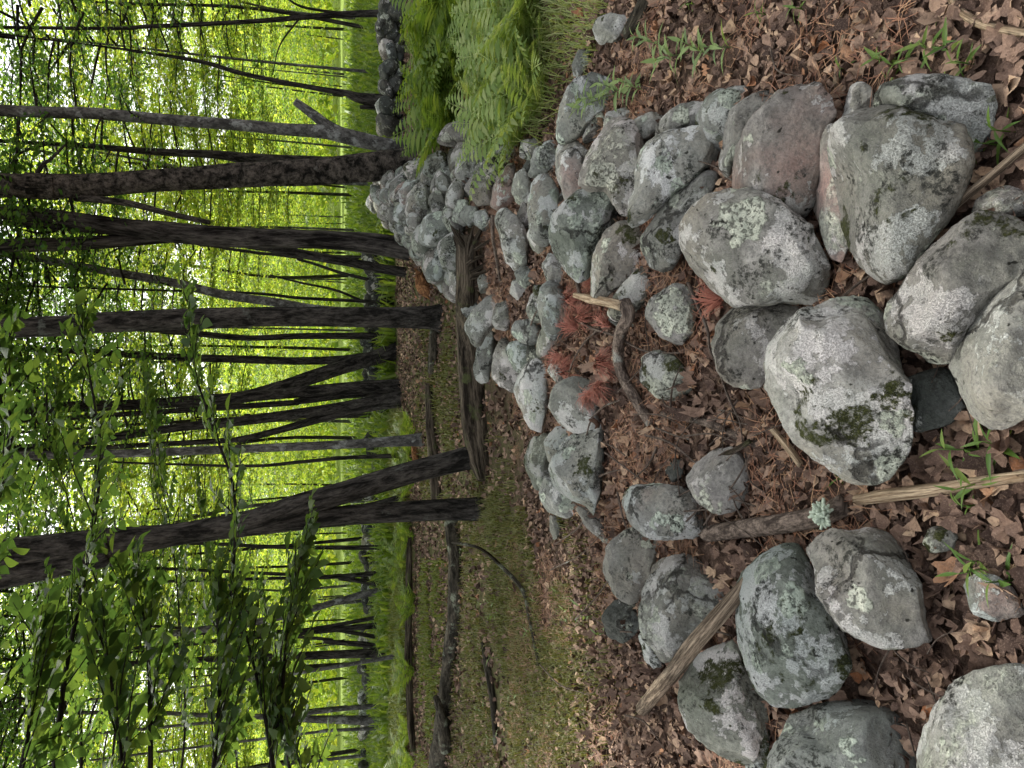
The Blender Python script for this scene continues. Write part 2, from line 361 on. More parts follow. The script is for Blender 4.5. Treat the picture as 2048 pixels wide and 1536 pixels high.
# ------------------------------------------------------------------ stones
def ico(sub):
    import bmesh
    bm = bmesh.new(); bmesh.ops.create_icosphere(bm, subdivisions=sub, radius=1)
    v = np.array([x.co[:] for x in bm.verts]); f = np.array([[q.index for q in t.verts] for t in bm.faces]); bm.free(); return v, f
ICO = {s: ico(s) for s in (3, 4, 5, 6)}
ISUB = {}
def soft_facets(p, seed, n=9, lo=0.72, hi=0.95):
    r = np.random.default_rng(seed); ext = np.abs(p).max(0)
    for _ in range(n):
        d = r.normal(size=3); d /= np.linalg.norm(d)
        s = p @ d; h = s.max() * r.uniform(lo, hi)
        ov = np.maximum(0, s - h); p = p - d * (ov * 0.90)[:, None]
    return p
def stone(poly, k=0.3, mat='g', sub=4, name='stone', parent=None, seed=None, thick=0.85, shear=0.45, label=None, cat=None, group=None, dist=None, ns=9):
    """boulder whose outline seen from the path matches what was measured; k = centre height above the floor, in units of its size"""
    poly = np.asarray(poly, float); x, y = poly[:, 0], poly[:, 1]
    x2, y2 = np.roll(x, -1), np.roll(y, -1); cr = x * y2 - x2 * y; A = cr.sum() / 2
    cx = ((x + x2) * cr).sum() / (6 * A); cy = ((y + y2) * cr).sum() / (6 * A); rpx = math.sqrt(abs(A) / math.pi)
    seed = seed if seed is not None else int(cx * 7 + cy * 13)
    if dist is None:
        c = hit(cx, cy, 0.15)
        for _ in range(3):
            zc = (c - CAM) @ FWD; c = hit(cx, cy, (k + .14) * rpx * zc / FPX + .025)
        zc = (c - CAM) @ FWD
    else: zc = dist; c = CAM + ray(cx, cy) * zc
    u = -(y - cy) * zc / FPX; v = -(x - cx) * zc / FPX        # right, up
    ang = np.linspace(-np.pi, np.pi, 97)[:-1]; rr = np.zeros(96)
    for i_, a in enumerate(ang):                              # ray / polygon
        d = np.array([math.cos(a), math.sin(a)]); best = 0
        for q in range(len(u)):
            p0 = np.array([u[q], v[q]]); e = np.array([u[(q + 1) % len(u)], v[(q + 1) % len(u)]]) - p0
            den = d[0] * e[1] - d[1] * e[0]
            if abs(den) < 1e-12: continue
            t = (p0[0] * e[1] - p0[1] * e[0]) / den; s_ = (p0[0] * d[1] - p0[1] * d[0]) / den
            if 0 <= s_ <= 1 and t > best: best = t
        rr[i_] = best
    kern = np.array([1, 2, 3, 2, 1]) / 9.0
    rr = sum(kern[m] * np.roll(rr, m - 2) for m in range(5)) * (1.13 if cy < 600 and cx < 1480 else 1.06)
    sv_, sf = ICO[sub]; th_ = np.arctan2(sv_[:, 1], sv_[:, 0]); rho = np.hypot(sv_[:, 0], sv_[:, 1])
    Rt = np.interp(th_, np.append(ang, np.pi), np.append(rr, rr[0])); Rm = rr.mean()
    Rt = Rm + (Rt - Rm) * np.clip(rho * 1.3, 0, 1)
    q1 = 0.84 - .16 * np.random.default_rng(seed + 2).uniform(); T = thick * Rm
    p = np.stack([Rt * rho ** q1 * np.cos(th_), Rt * rho ** q1 * np.sin(th_), T * np.sign(sv_[:, 2]) * np.abs(sv_[:, 2]) ** q1], -1)
    vr = np.random.default_rng(seed + 1).uniform(); p = soft_facets(p, seed, ns + int(5 * vr), .80 - .22 * vr, .97 - .05 * vr)
    p[:, 2] += shear * p[:, 1]
    W = p[:, :1] * RGT + p[:, 1:2] * UPV + p[:, 2:] * FWD
    nrm = W / (np.linalg.norm(W, axis=1)[:, None] + 1e-9); of = seed % 97 * 3.1
    W = W + nrm * (Rm * (0.09 * fbm(W / Rm * 1.5 + of, 3, seed) + 0.035 * fbm(W / Rm * 4.5 + of, 3, seed + 5) - 0.035 * np.clip(fbm(W / Rm * 2.6 + of + 40, 2, seed + 9) - .25, 0, 1) + .012 * fbm(W / Rm * 13 + of, 3, seed + 3)))[:, None]
    for _ in range(3):                                        # keep the measured outline after faceting
        Q = c + W - CAM; zq = Q @ FWD; dx = (Q @ FWD * 0 + (W @ RGT)), (W @ UPV)
        pu = (Q @ RGT / zq - (c - CAM) @ RGT / zc) * zc; pv = (Q @ UPV / zq - (c - CAM) @ UPV / zc) * zc
        an = np.arctan2(pv, pu); ra = np.hypot(pu, pv); b_ = ((an + np.pi) / (2 * np.pi) * 32).astype(int) % 32
        mxr = np.array([ra[b_ == i_].max() if (b_ == i_).any() else Rm for i_ in range(32)])
        cen = -np.pi + (np.arange(32) + .5) * 2 * np.pi / 32; want = np.interp(cen, ang, rr, period=2 * np.pi)
        ratio = np.clip(want / mxr, .7, 1.6); ratio = (np.roll(ratio, 1) + 2 * ratio + np.roll(ratio, -1)) / 4
        f_ = np.interp(an, cen, ratio, period=2 * np.pi); f_ = 1 + (f_ - 1) * np.clip(ra / Rm * 1.2, 0, 1)
        cu, cv_ = W @ RGT, W @ UPV; W = W + ((f_ - 1) * cu)[:, None] * RGT + ((f_ - 1) * cv_)[:, None] * UPV
    me = mesh(name, W, sf, True)
    o = new_obj(name, me, M_ST[mat], parent, c); o.color = (*np.random.default_rng(seed + 31).uniform(size=3), 1); return tag(o, label, cat, group)

BOULDERS = [
 ('g', .35, [(1650,265),(1720,225),(1800,212),(1890,225),(1928,275),(1938,370),(1900,430),(1850,500),(1810,560),(1765,562),(1720,530),(1692,470),(1682,370)], 'huge blocky boulder with a dark moss patch and pale lichen, beside a pinkish slab'),
 ('p', .25, [(1640,262),(1690,240),(1720,350),(1712,480),(1685,532),(1650,505),(1630,420)], 'narrow pinkish slab wedged against the huge blocky boulder'),
 ('m', .2, [(1745,222),(1760,170),(1830,148),(1930,155),(1985,190),(1985,250),(1960,310),(1900,330),(1800,260)], 'low greenish boulder behind the huge blocky boulder, next to grass sprigs'),
 ('l', .4, [(1683,240),(1700,172),(1720,163),(1743,175),(1745,225),(1715,248)], 'small pale pointed stone standing upright between two boulders'),
 ('p', .4, [(1465,370),(1470,310),(1500,240),(1560,178),(1620,165),(1660,190),(1675,240),(1645,275),(1636,340),(1628,430),(1560,440),(1500,420)], 'large speckled boulder with white crust and purplish face beside the pinkish slab'),
 ('g', .2, [(1440,300),(1460,220),(1500,187),(1550,178),(1545,222),(1490,290),(1468,360),(1435,345)], 'grey stone half hidden behind the large speckled boulder'),
 ('g', .45, [(1360,470),(1380,420),(1430,385),(1500,378),(1560,395),(1610,440),(1650,520),(1655,580),(1620,612),(1560,606),(1470,612),(1420,570),(1380,530)], 'big round boulder with a black mossy stripe down its near side'),
 ('g', .4, [(1258,425),(1270,370),(1285,310),(1300,288),(1340,265),(1400,255),(1442,260),(1442,330),(1400,348),(1350,385),(1310,432),(1290,452),(1262,448)], 'broad grey boulder with small dark moss dots on its lower left'),
 ('g', .3, [(1310,270),(1330,230),(1360,210),(1420,202),(1450,205),(1457,235),(1425,258),(1350,268),(1315,282)], 'flat topped stone behind the broad grey boulder, at the litter edge'),
 ('c', .35, [(1282,480),(1290,460),(1340,400),(1400,343),(1430,350),(1442,378),(1412,402),(1372,450),(1370,500),(1342,540),(1300,522)], 'long wedge stone with a bare whitish upper end, between two boulders'),
 ('g', .5, [(1160,375),(1170,330),(1190,290),(1215,250),(1250,238),(1280,270),(1288,330),(1278,400),(1245,435),(1210,380)], 'leaning grey boulder with white patch behind the moss blotched boulder'),
 ('m', .5, [(1103,470),(1110,430),(1150,390),(1195,360),(1217,375),(1242,430),(1212,465),(1188,520),(1182,562),(1140,545),(1115,510)], 'rough moss blotched boulder, dark speckles all over its face'),
 ('g', .4, [(1182,562),(1190,510),(1210,465),(1240,447),(1270,452),(1284,480),(1284,520),(1250,560),(1212,594),(1185,592)], 'oval grey stone with two dark spots below the moss blotched boulder'),
 ('m', .25, [(1215,625),(1230,590),(1270,540),(1290,535),(1302,560),(1302,592),(1270,625),(1240,642)], 'small wedge stone topped with green moss beside the broken branch'),
 ('c', .3, [(1290,632),(1300,600),(1345,567),(1377,575),(1392,620),(1387,662),(1360,692),(1320,672)], 'rounded stone with a big pale green lichen patch, set in pine needles'),
 ('m', .25, [(1280,762),(1285,712),(1320,700),(1355,715),(1382,760),(1382,792),(1350,808),(1310,792)], 'small stone almost covered in pale green lichen beside the crooked branch'),
 ('g', .35, [(1425,690),(1440,640),(1480,612),(1540,600),(1600,615),(1622,640),(1580,690),(1540,730),(1535,772),(1480,774),(1440,752)], 'smooth grey stone with white spots tucked behind the lichen spotted boulder'),
 ('l', .5, [(1530,742),(1540,690),(1590,635),(1650,610),(1710,597),(1742,605),(1777,650),(1802,720),(1814,810),(1820,880),(1802,930),(1740,967),(1690,962),(1640,922),(1590,880),(1550,812)], 'large lichen spotted boulder with orange flecks, in the middle of the tumbled wall'),
 ('g', .4, [(1770,642),(1790,580),(1850,510),(1920,440),(1970,420),(2020,430),(2062,465),(2055,540),(2000,592),(1950,655),(1922,702),(1905,742),(1870,712),(1800,692)], 'sloping boulder with mint green lichen rosettes above a dark gap'),
 ('c', .45, [(1912,732),(1920,680),(1970,602),(2020,550),(2080,540),(2130,650),(2110,780),(2060,832),(1990,858),(1945,832),(1925,792)], 'smooth pale boulder with blue green lichen discs next to the sloping boulder'),
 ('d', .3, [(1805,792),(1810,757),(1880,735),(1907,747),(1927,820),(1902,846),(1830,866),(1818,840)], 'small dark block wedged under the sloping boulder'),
 ('p', .2, [(1940,422),(1960,390),(2010,372),(2060,380),(2070,430),(1980,440)], 'reddish stone lying beside the grey stick'),
 ('g', .4, [(1620,1110),(1630,1070),(1680,1060),(1760,1062),(1800,1085),(1830,1150),(1857,1230),(1857,1285),(1800,1302),(1740,1287),(1680,1252),(1637,1190)], 'smooth boulder with bright green lichen rosette beside the lichen tufted branch'),
 ('m', .4, [(1470,1182),(1500,1130),(1560,1095),(1612,1090),(1628,1150),(1642,1200),(1690,1260),(1702,1330),(1660,1390),(1570,1412),(1520,1397),(1490,1322),(1475,1250)], 'white and green crusted boulder between the bare pole and the smooth boulder'),
 ('m', .35, [(1355,1392),(1370,1350),(1400,1310),(1450,1287),(1485,1280),(1502,1340),(1532,1400),(1532,1450),(1502,1532),(1440,1512),(1380,1462)], 'green lichen furred boulder below the bare pole'),
 ('g', .4, [(1278,1232),(1290,1170),(1310,1130),(1350,1110),(1400,1120),(1442,1170),(1447,1212),(1402,1262),(1340,1332),(1300,1292),(1280,1262)], 'rough grey boulder touching the upper side of the bare pole'),
 ('c', .4, [(1207,1142),(1215,1090),(1260,1055),(1310,1050),(1342,1080),(1322,1122),(1292,1162),(1277,1212),(1230,1192)], 'smooth plain grey boulder at the left edge of the tumbled wall'),
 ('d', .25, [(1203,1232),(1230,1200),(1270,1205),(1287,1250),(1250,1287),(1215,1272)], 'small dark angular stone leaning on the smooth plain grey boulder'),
 ('p', .4, [(1245,1012),(1260,970),(1310,968),(1370,975),(1402,1010),(1414,1060),(1380,1080),(1300,1077),(1265,1052)], 'mottled stone with dark holes and a purple tinted end'),
 ('c', .25, [(1372,962),(1390,930),(1430,900),(1470,895),(1497,930),(1502,980),(1470,1022),(1430,1027),(1395,1002)], 'half buried tan stone with one large lichen patch under thin twigs'),
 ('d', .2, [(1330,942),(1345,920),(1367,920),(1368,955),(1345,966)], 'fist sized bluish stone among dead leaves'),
 ('m', .2, [(1275,1272),(1290,1262),(1332,1330),(1322,1352),(1290,1322)], 'low mossy stone under the rough grey boulder'),
 ('c', .35, [(1535,1540),(1560,1470),(1620,1415),(1700,1402),(1760,1407),(1810,1440),(1832,1520),(1832,1600),(1700,1660),(1570,1620)], 'wide cracked boulder with a white lichen disc at the litter pocket'),
 ('l', .35, [(1845,1482),(1870,1420),(1920,1360),(1980,1335),(2060,1335),(2110,1450),(2070,1600),(1900,1640),(1840,1570)], 'yellowish lichen crusted boulder across the litter pocket from the cracked boulder'),
 ('l', .3, [(1488,1545),(1500,1490),(1530,1435),(1542,1450),(1538,1500),(1528,1565),(1495,1570)], 'thin pale wedge stone between the furred and the cracked boulders'),
 ('c', .15, [(1845,1085),(1860,1055),(1890,1050),(1915,1065),(1907,1100),(1862,1107)], 'small grey stone sunk among curled brown leaves'),
 ('p', .2, [(1930,1172),(1950,1145),(1990,1150),(2030,1180),(2052,1232),(1990,1242),(1945,1227)], 'pinkish grey stone under a green sprig'),
 ('l', .3, [(1188,60),(1195,38),(1220,28),(1255,35),(1262,55),(1235,80),(1200,88)], 'whitish rock beside the weathered board in the grass'),
 ('g', .25, [(1145,130),(1155,102),(1180,102),(1177,130),(1155,167),(1147,155)], 'narrow grey rock at the edge of the grass'),
]
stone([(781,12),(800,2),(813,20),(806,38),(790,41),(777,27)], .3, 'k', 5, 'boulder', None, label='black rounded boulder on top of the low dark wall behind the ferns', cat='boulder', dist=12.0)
for m_, k_, p_, lab in BOULDERS: stone(p_, k_, m_, 6, 'boulder', None, label=lab, cat='boulder')

WALL = [
 ('g',.5,[(1112,282),(1118,230),(1135,180),(1155,158),(1190,150),(1225,170),(1217,215),(1182,247),(1150,282)]),
 ('g',.3,[(1165,272),(1180,235),(1200,222),(1214,245),(1192,277),(1170,287)]),
 ('g',.3,[(1208,252),(1215,225),(1250,216),(1277,240),(1252,244),(1222,264)]),
 ('l',.3,[(1248,272),(1260,245),(1300,225),(1337,230),(1322,252),(1292,282),(1265,287)]),
 ('p',.5,[(1112,300),(1130,283),(1150,283),(1180,310),(1168,350),(1152,402),(1130,402),(1115,350)]),
 ('g',.5,[(1057,352),(1070,300),(1100,287),(1114,310),(1112,347),(1080,354)]),
 ('p',.5,[(1057,402),(1065,365),(1095,350),(1117,385),(1122,420),(1107,472),(1090,492),(1060,472)]),
 ('m',.3,[(1055,472),(1065,440),(1090,470),(1102,497),(1085,514),(1065,497)]),
 ('l',.5,[(1024,382),(1030,350),(1050,337),(1062,370),(1057,402),(1035,407)]),
 ('p',.5,[(980,407),(990,370),(1010,335),(1028,325),(1032,360),(1027,402),(1000,420)]),
 ('g',.4,[(1034,432),(1045,402),(1060,420),(1060,452),(1042,457)]),
 ('g',.4,[(988,442),(1005,420),(1030,428),(1050,460),(1056,500),(1062,542),(1040,547),(1010,522),(1003,480)]),
 ('d',.5,[(953,337),(965,315),(995,308),(1020,330),(1016,357),(985,367),(960,357)]),
 ('c',.5,[(930,377),(945,355),(985,350),(997,370),(982,407),(955,409)]),
 ('g',.5,[(903,312),(915,288),(938,286),(944,310),(932,342),(905,337)]),
 ('g',.4,[(875,277),(895,250),(930,240),(954,260),(947,287),(910,292),(885,290)]),
 ('g',.4,[(940,312),(948,287),(975,282),(992,300),(975,316),(952,322)]),
 ('m',.4,[(988,310),(995,280),(1035,277),(1042,300),(1015,325)]),
 ('g',.4,[(1040,312),(1042,282),(1070,278),(1080,297),(1060,322)]),
 ('l',.5,[(847,347),(855,315),(880,303),(904,320),(902,357),(870,367)]),
 ('c',.5,[(820,337),(828,318),(845,318),(850,345),(835,358)]),
 ('l',.5,[(825,378),(835,356),(856,362),(860,395),(842,402)]),
 ('g',.45,[(862,395),(872,365),(900,360),(912,385),(900,412),(875,412)]),
 ('m',.45,[(855,430),(862,405),(890,412),(902,440),(880,452)]),
 ('g',.45,[(905,440),(912,400),(935,402),(945,432),(930,452)]),
 ('g',.4,[(918,432),(930,412),(955,415),(960,440),(940,455)]),
 ('c',.4,[(985,445),(972,420),(950,425),(950,448),(968,462)]),
 ('g',.3,[(1085,532),(1100,505),(1125,530),(1135,562),(1120,577),(1095,562)]),
 ('m',.25,[(1020,585),(1025,562),(1040,558),(1052,580),(1035,600)]),
 ('g',.25,[(1030,545),(1045,533),(1065,537),(1070,562),(1050,577),(1035,562)]),
 ('g',.4,[(1073,602),(1083,570),(1105,561),(1132,585),(1137,620),(1127,672),(1105,682),(1085,662)]),
 ('m',.3,[(1052,622),(1060,590),(1080,573),(1085,610),(1097,652),(1060,642)]),
 ('g',.4,[(927,652),(945,620),(975,590),(1000,588),(1012,610),(987,652),(962,692),(950,697)]),
 ('g',.45,[(983,642),(990,610),(1015,600),(1022,640),(1017,662),(990,657)]),
 ('g',.6,[(957,665),(970,650),(990,660),(992,690),(987,730),(977,764),(962,768),(943,745),(952,710)]),
 ('g',.4,[(1022,667),(1030,642),(1065,638),(1087,660),(1092,692),(1060,690),(1040,684)]),
 ('m',.6,[(1010,702),(1020,685),(1045,681),(1072,700),(1077,722),(1060,750),(1030,742)]),
 ('g',.4,[(983,752),(988,700),(1010,670),(1052,730),(1052,762),(1030,787),(1000,772)]),
 ('l',.4,[(1028,782),(1040,740),(1070,713),(1097,725),(1097,800),(1092,852),(1075,870),(1050,842)]),
 ('g',.4,[(1097,812),(1110,770),(1150,753),(1187,765),(1197,810),(1197,852),(1150,867),(1120,847)]),
 ('l',.25,[(1095,742),(1105,715),(1130,720),(1140,755),(1115,770)]),
 ('m',.3,[(1048,922),(1060,880),(1100,863),(1117,880),(1102,962),(1080,987),(1060,962)]),
 ('l',.45,[(1088,882),(1110,855),(1142,848),(1146,890),(1115,932),(1095,922)]),
 ('l',.45,[(1098,932),(1130,880),(1180,850),(1212,838),(1208,900),(1202,990),(1197,1032),(1150,1002),(1110,972)]),
 ('g',.35,[(1078,992),(1090,950),(1140,960),(1166,1022),(1130,1037),(1095,1022)]),
 ('g',.25,[(1148,1012),(1197,1018),(1224,1080),(1210,1090),(1170,1052)]),
 ('g',.2,[(1100,1062),(1098,1030),(1120,1035),(1122,1070),(1108,1082)]),
 ('g',.2,[(955,560),(965,545),(982,560),(975,585),(960,585)]),
 ('d',.3,[(1240,612),(1250,600),(1275,620),(1270,650),(1245,660),(1215,640)]),
]
wall = empty('tumbled_stone_wall', tuple(hit(1000, 420)), 'long dry stone wall of grey lichened fieldstones leading away into the woods', 'stone wall')
WINV = -np.array(wall.location)
for m_, k_, p_ in WALL:
    o = stone(p_, k_, m_, 5, 'stone', wall); o.location = Vector(o.location) - wall.location
def loose_stone(c, r, mat, parent, seed, sub=4, flat=0.75):
    q = np.random.default_rng(seed); v = ICO[sub][0] * (r * np.array([q.uniform(.8, 1.35), q.uniform(.7, 1.0), flat * q.uniform(.8, 1.1)]))
    v = soft_facets(v, seed, 8, .65, .95); a = q.uniform(0, 6.28); ca, sa = math.cos(a), math.sin(a)
    v = v @ np.array([[ca, sa, 0], [-sa, ca, 0], [0, 0, 1]]); t = q.uniform(-.35, .35); v[:, 2] += t * v[:, 0]
    n_ = v / np.linalg.norm(v, axis=1)[:, None]; v = v + n_ * (0.1 * r * fbm(v / r * 2 + seed * 1.7, 3, seed))[:, None]
    o = new_obj('stone', mesh('stone', v, ICO[sub][1], True), M_ST[mat], parent, c - np.array(parent.location)); o.color = (*np.random.default_rng(seed + 31).uniform(size=3), 1); return o
q = np.random.default_rng(5); cnt = 0
for row in range(1500):                                   # the standing far stretch of the same wall
    Y = q.uniform(6.2, 12.8); s_ = q.uniform(-1, 1); hw = np.interp(Y, AX_Y, AX_W) * 0.62
    X = np.interp(Y, AX_Y, AX_X) + s_ * hw; top = np.interp(Y, [6, 8, 12.8], [0.22, 0.34, 0.42]) * (1 - 0.55 * abs(s_) ** 2)
    z = float(G(X, Y)) + top * q.uniform(0.05, 1.0); r = q.uniform(0.10, 0.21)
    c = np.array([X, Y, z])
    if cnt and np.min(np.linalg.norm((placed - c) * np.array([1, 1, 1.35]), axis=1) - pr * 0.8) < r * 0.72: continue
    placed = c[None] if not cnt else np.vstack([placed, c]); pr = np.array([r]) if not cnt else np.append(pr, r)
    loose_stone(c, r, 'gglmcgp'[cnt % 7], wall, 900 + cnt); cnt += 1
FILL = [[(1000,285),(1110,290),(1260,250),(1300,300),(1180,380),(1100,500),(1060,545),(990,470)], [(860,300),(1000,280),(990,430),(900,450),(860,400)], [(960,600),(1090,590),(1110,700),(1060,830),(990,740)], [(1270,420),(1400,260),(1480,200),(1460,380),(1370,470)]]
for fi, pl_ in enumerate(FILL):
    qf = np.random.default_rng(70 + fi); lo, hi = np.min(pl_, 0), np.max(pl_, 0); m_ = 0
    while m_ < (9, 14, 5, 4)[fi]:
        x, y = qf.uniform(lo[0], hi[0]), qf.uniform(lo[1], hi[1]); ins = False
        for i_ in range(len(pl_)):
            a, b = pl_[i_], pl_[i_ - 1]
            if (a[1] > y) != (b[1] > y) and x < (b[0] - a[0]) * (y - a[1]) / (b[1] - a[1]) + a[0]: ins = not ins
        if not ins: continue
        c = hit(x, y, .03); loose_stone(c, qf.uniform(.07, .125), 'ggmcdp'[m_ % 6], wall, 5000 + fi * 100 + m_); m_ += 1
def far_wall(name, ax, ay, bx, by, n, hgt, label, seed, mats='gdgmc'):
    q = np.random.default_rng(seed); e = empty(name, (ax, ay, float(G(ax, ay))), label, 'stone wall'); pl = []; 
    for i_ in range(n * 8):
        t = q.uniform(0, 1); r = q.uniform(.12, .26); X = ax + (bx - ax) * t; Y = ay + (by - ay) * t + q.uniform(-.25, .25)
        z = float(G(X, Y)) + q.uniform(0.03, hgt); c = np.array([X, Y, z])
        if pl and min(np.linalg.norm((p - c) * [1, .8, 1.3]) - rr * .62 for p, rr in pl) < r * .42: continue
        pl.append((c, r)); loose_stone(c, r, mats[len(pl) % len(mats)], e, seed * 100 + len(pl))
        if len(pl) >= n: break
P0 = atY(800, -60, 12.6); P1 = atY(820, 260, 12.4)
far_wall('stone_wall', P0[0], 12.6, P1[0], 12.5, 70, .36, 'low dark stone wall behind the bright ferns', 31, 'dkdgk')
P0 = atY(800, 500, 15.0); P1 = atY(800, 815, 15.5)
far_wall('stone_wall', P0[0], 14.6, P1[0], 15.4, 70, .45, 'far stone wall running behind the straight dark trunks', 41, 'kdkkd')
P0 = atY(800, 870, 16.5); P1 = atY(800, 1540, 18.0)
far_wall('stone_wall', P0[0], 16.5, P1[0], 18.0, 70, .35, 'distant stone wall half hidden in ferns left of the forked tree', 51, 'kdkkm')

# ------------------------------------------------------------------ fallen logs, branches, twigs
def ground_path(px, k, n):
    P = np.array([hit(x, y, kk) for (x, y), kk in zip(px, k if hasattr(k, '__len__') else [k] * len(px))]); return spline(P, n)
def rod(name, px, wpx, mat, label, cat, k=0.02, n=18, sides=8, rough=.12, group=None, taper=None, parent=None, seed=None):
    n = int(n * 1.8); P = ground_path(px, k, n); D = (P - CAM) @ FWD
    wv = np.interp(np.linspace(0, 1, n), np.linspace(0, 1, len(wpx)), wpx); r = wv * D / FPX / 2
    V_, F_, uv = tube(P, r, sides * (2 if max(wpx) > 12 else 1), rough * 1.4, 14, seed or int(px[0][0] + px[0][1]), ridge=.12 if max(wpx) > 12 else 0, rf=5)
    base = P[0]; o = new_obj(name, mesh(name, V_ - base, F_, True, uv), M_BK[mat], parent, base)
    return tag(o, label, cat, group)
# the big weathered log with its splintered end
lg = empty('fallen_log', tuple(hit(935, 650)), 'big weathered brown log lying across the clearing, splintered at one end', 'log'); L0 = np.array(lg.location)
P = np.array([hit(930, 470, .12), hit(935, 560, .10), hit(938, 660, .09), hit(945, 780, .09), hit(955, 890, .08), hit(965, 960, .05)]); P = spline(P, 90)
D = (P - CAM) @ FWD; wv = np.interp(np.linspace(0, 1, 90), [0, .1, .3, .7, .9, 1], [30, 44, 52, 56, 42, 20])
V_, F_, uv = tube(P, wv * D / FPX / 2, 40, .20, 5, 3, stretch=.15, ridge=.14, rf=9); new_obj('trunk', mesh('log_trunk', V_ - L0, F_, True, uv), M_BK['log'], lg)
q = np.random.default_rng(9)
SPL = [((930,500),(900,448),14),((925,505),(918,455),12),((935,510),(948,452),10),((940,515),(975,440),13),((945,520),(960,478),9),((935,530),(985,505),11),((940,545),(978,520),8),((945,550),(990,530),8),((930,560),(975,548),7),((925,520),(905,470),12),((950,500),(1000,470),7)]
for a, b, w_ in SPL:
    A_ = hit(*a, .14); B_ = hit(*b, .26 + q.uniform(-.05, .05)); B_ = CAM + (B_ - CAM) * ((A_ - CAM) @ FWD / ((B_ - CAM) @ FWD))
    Pm = spline([A_, (A_ + B_) / 2 + q.normal(size=3) * .01, B_], 7); r = w_ / FPX * ((A_ - CAM) @ FWD) * .5
    V_, F_, uv = tube(Pm, r * np.array([1, 1, .95, .9, .7, .45, .06]), 5, .35, 20, int(w_ * 7 + a[0])); new_obj('splinter', mesh('splinter', V_ - L0, F_, False, uv), M_BK['log'], lg)
rod('fallen_log', [(903,1045),(912,1130),(908,1230),(898,1320),(890,1420),(878,1540)], [28,30,28,26,34,46], 'mlog', 'lichen whitened fallen log on the mossy floor left of the forked tree', 'log', .07, 40, 12, .2)
rod('fallen_log', [(872,1395),(884,1440),(892,1500)], [12,22,26], 'mlog', 'short grey log leaning onto the lichen whitened log', 'log', [.22,.14,.08], 14, 10, .2)
rod('fallen_log', [(818,1075),(818,1180),(817,1300),(820,1420),(826,1500)], [10,14,15,15,12], 'log', 'straight reddish brown log lying in front of the fern band', 'log', .1, 24, 10, .15)
rod('fallen_log', [(856,770),(862,850),(868,930),(872,1010)], [14,20,22,20], 'log', 'dull brown log behind the big weathered log', 'log', .07, 24, 10, .2)
rod('fallen_log', [(868,660),(866,700),(862,745)], [16,18,14], 'mlog', 'stubby dark log lying just behind the straight dark trunk', 'log', .06, 12, 10, .25)
rod('fallen_log', [(828,880),(832,920),(840,950)], [12,14,12], 'orange', 'short reddish broken log beside the slim grey trunk', 'log', .06, 12, 8, .25)
rod('weathered_board', [(1252,70),(1275,35),(1300,-20)], [20,30,34], 'mlog', 'grey weathered broken log beside the whitish rock', 'log', .05, 14, 9, .3)
rod('fallen_branch', [(1284,1418),(1340,1350),(1400,1275),(1480,1182),(1530,1115)], [26,32,34,30,12], 'stick', 'bare tan pole lying across the boulders', 'branch', [.05,.20,.24,.20,.06], 30, 12, .14)
br = empty('fallen_branch', tuple(hit(1640, 1040, .05)), 'thick bark covered branch with a tuft of pale green lichen', 'branch'); B0 = np.array(br.location)
P = ground_path([(1405,1070),(1480,1058),(1560,1048),(1640,1032),(1690,1008)], .06, 24); D = (P - CAM) @ FWD
V_, F_, uv = tube(P, np.interp(np.linspace(0, 1, 24), [0, .05, 1], [14, 32, 44]) * D / FPX / 2, 12, .14, 9, 8); new_obj('bark', mesh('branch_bark', V_ - B0, F_, True, uv), M_BK['twig'], br)
q = np.random.default_rng(21); mb = MB(); pc = hit(1648, 1028, .10)
for i_ in range(170):
    d = q.normal(size=3); d[2] = abs(d[2]); d /= np.linalg.norm(d); a = pc + d * q.uniform(.0, .024) * np.array([1, 1, .8]); b = a + d * q.uniform(.008, .02) + q.normal(size=3) * .004
    mb.tube(np.array([a, (a + b) / 2, b]), [.004, .005, .0035], sides=5, rough=.4, seed=i_)
lm = NT('lichen_tuft'); lm.principled((0.40, 0.46, 0.36), .95); me = mb.mesh('lichen'); me.transform(Matrix.Translation(-Vector(B0))); new_obj('lichen', me, lm.m, br)
rod('fallen_branch', [(1712,1000),(1780,990),(1860,980),(1950,966),(2060,950)], [20,26,26,24,22], 'pale', 'pale peeled stick pointing at the lichen spotted boulder', 'branch', .05, 20, 10, .08)
rod('fallen_branch', [(1150,590),(1180,598),(1215,604),(1245,612)], [10,17,18,20], 'pale', 'broken pale end of a branch resting on the mossy wedge stone', 'branch', [.12,.14,.15,.15], 14, 9, .25)
rod('fallen_branch', [(1248,605),(1256,632),(1240,668),(1236,710),(1246,752),(1270,795),(1302,850)], [26,26,24,24,23,22,18], 'twig', 'crooked dark branch curving between the stones', 'branch', [.14,.14,.12,.09,.07,.06,.03], 40, 10, .16)
rod('fallen_branch', [(1325,828),(1400,842),(1465,868),(1510,888),(1560,910),(1610,930)], [14,17,18,18,16,14], 'twig', 'ringed grey branch lying in the leaves above the tan stone', 'branch', .03, 30, 9, .16)
rod('fallen_branch', [(1545,858),(1575,895),(1600,930)], [16,18,14], 'pale', 'short split yellowish stick against the lichen spotted boulder', 'branch', .05, 10, 7, .3)
rod('fallen_branch', [(1868,450),(1925,398),(1990,345),(2060,285)], [16,17,18,18], 'stick', 'straight grey stick leaning on the huge blocky boulder', 'branch', [.10,.09,.08,.06], 14, 9, .1)
rod('fallen_branch', [(1895,-10),(1930,30),(1975,52),(2020,62),(2070,70)], [14,16,17,17,16], 'pale', 'bent pale stick on the open leaf litter', 'branch', .03, 20, 8, .1)
rod('fallen_branch', [(1690,70),(1678,120),(1668,195)], [12,13,11], 'pale', 'thin pale stick behind the pointed stone', 'branch', .03, 10, 7, .15)
